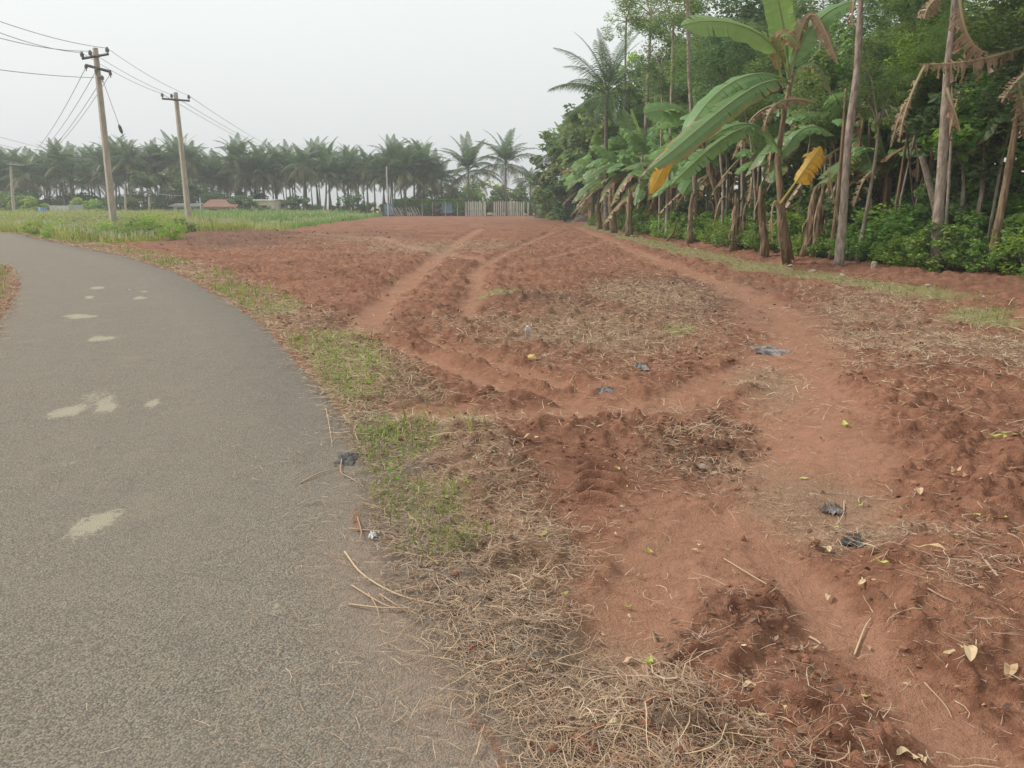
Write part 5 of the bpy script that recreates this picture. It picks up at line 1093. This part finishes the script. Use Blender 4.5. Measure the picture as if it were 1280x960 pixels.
crumple(757, 490, 22, 5, 0.035, 'greyrag', 'small dark scrap on the red soil in mid field', 'scrap', 5, 'litter')
crumple(436, 577, 38, 22, 0.022, 'blackplastic', 'crumpled black plastic rag on the road edge', 'plastic_rag', 7, 'litter', 22, 16, 0.5)
crumple(1068, 678, 40, 18, 0.022, 'blackplastic', 'torn black plastic half buried in the straw', 'plastic_scrap', 9, 'litter', 22, 14, 0.5)
crumple(1040, 640, 26, 10, 0.03, 'greyrag', 'grey plastic strip in the straw above the black plastic', 'plastic_scrap', 11, 'litter')
crumple(802, 461, 16, 8, 0.05, 'greyrag', 'dull grey lump in the dry grass', 'scrap', 13, 'litter')
crumple(466, 672, 10, 7, 0.02, 'plastic', 'small white plastic scrap in the verge straw', 'scrap', 15, 'litter')
# clear plastic bottle, crushed, standing tilted
p = GZ(661, 424); e = empty('plastic_bottle', p, 'crushed clear white plastic bottle lying on the red soil', 'bottle'); e.rotation_euler = (0.75, -0.45, 0.3); e.scale = (0.85, 0.6, 1.05); e.location.z += 0.03
MB().tube([(0, 0, 0), (0.004, 0, 0.03), (-0.004, 0, 0.06), (0.005, 0, 0.1), (0, 0, 0.14), (0, 0, 0.17), (0, 0, 0.185)], [0.04, 0.05, 0.041, 0.05, 0.045, 0.03, 0.016], 10, True, 0.08, rr).build('body', M['plastic'], e, True)
MB().tube([(0, 0, 0.185), (0, 0, 0.205)], 0.018, 10).build('cap', M['scrap'], e)
# leaves on the ground
def gleaf_mesh(seed, mat, L=0.09, W=0.035, curl=0.5):
    rr = random.Random(seed); V = []; Fq = []; n = 6
    for i in range(n+1):
        t = i/n; w_ = W*math.sin(math.pi*min(1, 0.06+0.92*t))**0.8; z_ = curl*L*0.4*math.sin(t*2.6+seed)**2; sw = 0.25*L*math.sin(t*2+seed)
        for j in (-1, 0, 1): V.append((t*L-L/2, j*w_/2+sw, z_+abs(j)*w_*0.25*(1+0.4*math.sin(t*9+seed+j))))
    for i in range(n):
        for j in range(2): q = i*3+j; Fq.append((q, q+3, q+4, q+1))
    V += [(-L*0.85, -0.006, 0.01), (-L/2, 0.003, 0.003)]; k = len(V); Fq.append((0, 1, k-1, k-2))
    me = bpy.data.meshes.new('fallen_leaf'); me.from_pydata(V, [], Fq); me.materials.append(M[mat]); return me
LM = {m_: [gleaf_mesh(i*3+j, m_, 0.085, 0.036+0.008*i, 0.3+0.3*i) for i in range(3)] for j, m_ in enumerate(('litterleaf', 'litterpale', 'littergreen'))}
def gleaf(u, v, s, mat, label, group=None, rx=0.2):
    p = GZ(u, v); o = inst('fallen_leaf', R.choice(LM[mat]), (p.x, p.y, p.z+0.008), (R.uniform(-rx, rx), R.uniform(-rx, rx), R.uniform(0, 6.28)), s*0.62); return tag(o, label, 'leaf', group)
for (u, v, s, m_, l_) in [(943, 898, 0.8, 'littergreen', 'yellow green leaf on dark crumbled soil near the bottom'), (812, 832, 0.9, 'littergreen', 'green leaf in the straw beside the long pale stick'), (812, 693, 0.7, 'littergreen', 'small yellow leaf alone on the bare red soil'), (773, 588, 0.9, 'littergreen', 'yellow leaf on the rim of the tyre print'), (1057, 533, 1.3, 'littergreen', 'pale green leaf right of the trampled path'), (1100, 706, 0.9, 'littergreen', 'yellow leaf below the torn black plastic'), (678, 671, 1.0, 'littergreen', 'green leaf at the straw edge above the bare soil'), (660, 550, 1.6, 'litterpale', 'dry pale leaf on the lumpy soil left of the tyre print'), (744, 536, 1.3, 'littergreen', 'greenish twig leaf above the tyre print'), (790, 905, 0.7, 'litterleaf', 'small brown leaf in the bottom straw'), (1033, 690, 1.0, 'litterpale', 'white curled leaf standing in the soil'), (1040, 752, 0.9, 'litterpale', 'second white curled leaf below the first'), (1074, 730, 0.9, 'litterpale', 'cream leaf beside the white curled leaves'), (1165, 690, 1.8, 'litterleaf', 'large crumpled brown leaf in the twigs'), (1190, 592, 1.8, 'litterleaf', 'reddish brown leaf on the right soil mound'), (1205, 598, 1.3, 'litterleaf', 'brown leaf touching the reddish one on the mound'), (1188, 818, 1.5, 'litterpale', 'broad pale torn leaf near the right edge'), (1206, 822, 1.2, 'litterpale', 'pale leaf overlapping the broad torn one'), (1255, 842, 1.5, 'litterleaf', 'orange brown leaf under the twig heap'), (1246, 650, 1.5, 'littergreen', 'curled green leaf at the right edge'), (1228, 648, 1.2, 'littergreen', 'green leaf strip left of the curled one'), (1180, 526, 1.6, 'littergreen', 'green yellow cut sprig leaf on the mound'), (1168, 528, 1.2, 'littergreen', 'lighter leaf of the cut sprig on the mound'), (1262, 545, 1.5, 'littergreen', 'yellow green leaf at the right edge above the twigs'), (1245, 548, 1.3, 'littergreen', 'pale leaf next to the one at the right edge'), (1128, 950, 1.0, 'litterpale', 'yellowish leaf cut by the bottom edge'), (1158, 955, 0.7, 'litterpale', 'small pale leaf at the bottom edge'), (366, 946, 0.7, 'litterpale', 'yellow leaf lying on the bare asphalt'), (1141, 798, 0.7, 'litterpale', 'small tan leaf right of the trampled track'), (1082, 812, 0.7, 'litterleaf', 'small orange leaf on the trampled track'), (705, 745, 0.7, 'littergreen', 'dull green leaf in the verge straw'), (800, 722, 0.7, 'litterleaf', 'small brown leaf on bare soil below the tyre print'), (935, 862, 0.7, 'litterpale', 'little round pale leaf near the bottom'), (1146, 618, 1.0, 'litterpale', 'pale leaf on the slope of the mound'), (1005, 600, 0.8, 'littergreen', 'yellow leaf standing on the trodden path')]:
    gleaf(u, v, s, m_, l_)
for i in range(80):
    for _ in range(30):
        u, v = R.uniform(500, 1275), R.uniform(430, 955); p = G(u, v); mm = masks(np.array([p.x]), np.array([p.y]))
        if mm['road'][0] < -0.1: break
    kk = R.random(); m_ = 'litterleaf' if kk < 0.5 else 'litterpale' if kk < 0.85 else 'littergreen'
    gleaf(u, v, R.uniform(0.3, 0.75), m_, {'litterleaf': 'small curled brown leaf lying on the soil', 'litterpale': 'small pale dry leaf lying on the soil', 'littergreen': 'small yellowish green leaf lying on the soil'}[m_], 'small leaves scattered over the soil', 0.4)
# sticks and roots seen one by one
def gstick(pix, r_, label, mat='root', lift=0.006, cat='twig', arch=0.012, group=None):
    r_ = r_*0.62; arch = arch*0.6
    P = [GZ(u, v) for u, v in pix]; P = [Vector((p.x, p.y, max(p.z, 0.008 if masks(np.array([p.x]), np.array([p.y]))['road'][0] > 0 else -9)+lift+arch*math.sin(math.pi*i/(len(P)-1)))) for i, p in enumerate(P)]
    return stick(P[0], P[-1], r_, label, mat, 'twig', P[1:-1], cat)
for pix, r_, l_ in [([(687, 829), (740, 842), (797, 849)], 0.006, 'long straight pale stick lying on the verge straw'), ([(408, 522), (412, 545), (416, 570)], 0.005, 'thin curved root standing off the road edge'), ([(377, 623), (400, 612), (425, 603)], 0.007, 'brown twig lying on the asphalt by the black rag'), ([(428, 590), (427, 608), (440, 612), (456, 613)], 0.007, 'hooked pale root below the black rag'), ([(447, 648), (452, 672), (446, 690)], 0.006, 'short upright root stub at the road edge'), ([(437, 667), (480, 668), (520, 672)], 0.005, 'level thin root pointing over the asphalt'), ([(432, 711), (455, 735), (500, 748), (560, 760)], 0.007, 'long bent root reaching from verge onto asphalt'), ([(440, 754), (480, 770), (505, 764)], 0.006, 'branching root tip on the asphalt'), ([(438, 782), (475, 777), (515, 762)], 0.006, 'lower pale root lying on the asphalt'), ([(475, 753), (510, 768)], 0.007, 'short blond straw stalk on the asphalt'), ([(461, 757), (472, 778), (475, 793)], 0.004, 'fine crossing root on the asphalt'), ([(595, 958), (600, 940), (603, 928)], 0.005, 'thin twig standing at the bottom edge'), ([(658, 925), (664, 945), (672, 955)], 0.006, 'dark curved twig at the bottom edge'), ([(735, 845), (762, 880)], 0.005, 'grey twig crossing below the long pale stick'), ([(740, 880), (790, 862), (818, 845)], 0.006, 'reddish twig right of the long pale stick'), ([(1110, 692), (1160, 740), (1230, 770)], 0.007, 'long pale twig slanting right from the black plastic'), ([(1228, 698), (1255, 735), (1278, 760)], 0.009, 'thick pale twig in the heap at the right edge'), ([(1235, 770), (1258, 730), (1278, 712)], 0.006, 'crossing twig in the heap at the right edge'), ([(1240, 755), (1262, 790), (1280, 806)], 0.007, 'lower thick twig in the heap at the right edge'), ([(1068, 820), (1080, 790), (1088, 775)], 0.006, 'forked brown root standing on the track'), ([(1012, 798), (1022, 806), (1030, 812)], 0.008, 'white split root piece on the track'), ([(1040, 870), (1055, 890), (1062, 905)], 0.005, 'greyish stalk lying below the trampled track'), ([(1155, 855), (1180, 885), (1190, 900)], 0.004, 'thin stalk low at the right'), ([(1055, 628), (1054, 645), (1046, 658)], 0.006, 'orange stalk arching over the straw'), ([(905, 700), (960, 735), (985, 742)], 0.005, 'brown twig on the soil in the centre right'), ([(912, 805), (925, 822), (932, 830)], 0.004, 'tiny bent root near the bottom centre'), ([(835, 478), (792, 470)], 0.005, 'thin straw stalk in mid field'), ([(712, 480), (718, 468)], 0.008, 'short white stub in mid field'), ([(560, 405), (575, 414), (582, 420)], 0.012, 'dark twig on the soil left of the bottle'), ([(540, 522), (560, 530), (577, 555)], 0.006, 'root curving over the top of the verge straw'), ([(542, 520), (540, 540)], 0.007, 'short blond stub on the top of the verge straw'), ([(1225, 600), (1250, 590), (1279, 585)], 0.006, 'level twig on the mound at the right edge'), ([(865, 800), (905, 790), (950, 762)], 0.004, 'fine twig over the straw at centre bottom')]:
    gstick(pix, r_, l_)
for i in range(60):           # tangle of cut stalks, right bottom and in the dry hollow
    c_ = R.choice([(1230, 740, 60, 70), (1120, 690, 70, 25), (900, 560, 70, 35), (700, 395, 80, 12), (640, 720, 70, 40), (740, 880, 70, 40)])
    u, v = R.gauss(c_[0], c_[2]*0.5), R.gauss(c_[1], c_[3]*0.5); a = R.uniform(0, 3.14); l_ = R.uniform(14, 40)*(v-200)/450
    u2, v2 = u+math.cos(a)*l_, v+math.sin(a)*l_*0.5
    gstick([(u, v), ((u+u2)/2+R.uniform(-4, 4), (v+v2)/2+R.uniform(-3, 3)), (u2, v2)], R.uniform(0.003, 0.0055), 'thin dry cut stalk lying loose in the straw', R.choice(['root', 'straw']), 0.012, 'twig', 0.03)['group'] = 'cut stalks in the straw'
# dark debris heap by the far bananas, and the small heap before the meadow
def heap(u, v, wpx, h, mat, label, seed, straw=0):
    c = G(u, v); w_ = wpx/F*c.y/2; rr = np.random.default_rng(seed); v_ = iv2*(1+rr.uniform(-0.25, 0.25, (len(iv2), 1)))*np.array([w_, w_*0.7, h])
    me = bpy.data.meshes.new('debris_heap'); me.from_pydata([tuple(a) for a in v_], [], if2); me.materials.append(M[mat]); return tag(inst('debris_heap', me, (c.x, c.y, 0.0)), label, 'heap')
heap(738, 278, 40, 0.85, 'barkdark', 'dark heap of cut branches at the far foot of the bananas', 1)
heap(757, 283, 24, 0.4, 'barkdark', 'lower dark heap right of the cut branches', 2)

# ------------------------------------------------------------------ labels that single each repeat out
def ordw(n, w_): return w_ if n == 0 else ['', 'second ', 'third ', 'fourth ', 'fifth ', 'sixth ', 'seventh ', 'eighth ', 'ninth ', 'tenth '][n]+w_ if n < 10 else f'{n+1}{"st" if (n+1) % 10 == 1 and n != 10 else "nd" if (n+1) % 10 == 2 and n != 11 else "rd" if (n+1) % 10 == 3 and n != 12 else "th"} '+w_
LAND = [(700, 'by the far end'), (760, 'near the near palm'), (815, 'behind the yellow leaf'), (880, 'under the longest leaves'), (985, 'by the great banana plant'), (1050, 'by the thick split trunk'), (1110, 'between the two big trunks'), (1170, 'by the tall straight trunk'), (1240, 'by the rightmost trunk'), (9999, 'past the right edge')]
bpy.context.view_layer.update()
def scr(o):
    p = o.matrix_world.translation; d = p.y*cp-(p.z-CAMH)*sp
    return 640+F*p.x/max(d, 1)
sets = {}
for o in list(COL.objects):
    if o.parent or 'group' not in o: continue
    g_ = o['group']; l_ = o['label']
    if g_ in ('thin stems in the grove', 'dry leaves hanging in the grove', 'small leafy trees in the grove', 'trees of the plantation', 'saplings between the trunks', 'shrubs at the foot of the tree line', 'banana plants along the tree line'):
        u = scr(o); i = min(range(len(LAND)), key=lambda k: abs(LAND[k][0]-u) if k < len(LAND)-1 else (0 if u > 1290 else 1e9)); sets.setdefault((l_, LAND[i][1], 'nearest'), []).append((o.location.y, o))
    elif g_ in ('coconut palms of the far grove', 'banana plants behind the far fence', 'dark bushes under the palm grove', 'green bushes behind the end fence'):
        sets.setdefault((l_, 'from the left', ''), []).append((o.location.x/o.location.y, o))
marks = [o for o in COL.objects if not o.parent and 'label' in o and 'group' not in o and o.location.y < 14 and o.get('category') in ('litter', 'rag', 'stone', 'bottle', 'twig', 'leaf')]
short = {o.name: o['label'] for o in marks}
near = {}
for o in list(COL.objects):
    if o.parent or o.get('group') not in ('small leaves scattered over the soil', 'cut stalks in the straw'): continue
    q = min(marks, key=lambda t: (t.location-o.location).length); near.setdefault((o['label'], q.name), []).append(((q.location-o.location).length, o))
for (l_, qn), v in near.items():
    v.sort(key=lambda t: t[0]); base = ' '.join(l_.split()[:4]).replace(' lying', ''); mk = short[qn].split()
    for n, (_, o) in enumerate(v):
        pre = '' if len(v) == 1 else ordw(n, 'nearest')+' '
        o['label'] = ' '.join((f'{pre}{base} by the '+' '.join(mk[:9])).split()[:16])
for (l_, w_, pre), v in sets.items():
    v.sort(key=lambda q: q[0])
    for n, (_, o) in enumerate(v):
        if pre: o['label'] = f'{ordw(n, "nearest")} {l_}, {w_}'
        else: o['label'] = f'{ordw(n, "").strip() or "first"} from the left: {l_}'

# ------------------------------------------------------------------ haze (the air between here and the grove)
b = NB('haze_air'); vol = b.n('VolumePrincipled', {'Color': (0.93, 0.95, 0.97, 1), 'Density': HAZE, 'Anisotropy': 0.2})
b.t.links.new(vol.outputs[0], b.out.inputs['Volume'])
if HAZE > 0:
    hz = MB().box((0, 0, 10.5), (5200, 5200, 23)).build('haze', b.m); tag(hz, 'thin pale haze in the air', kind='stuff')
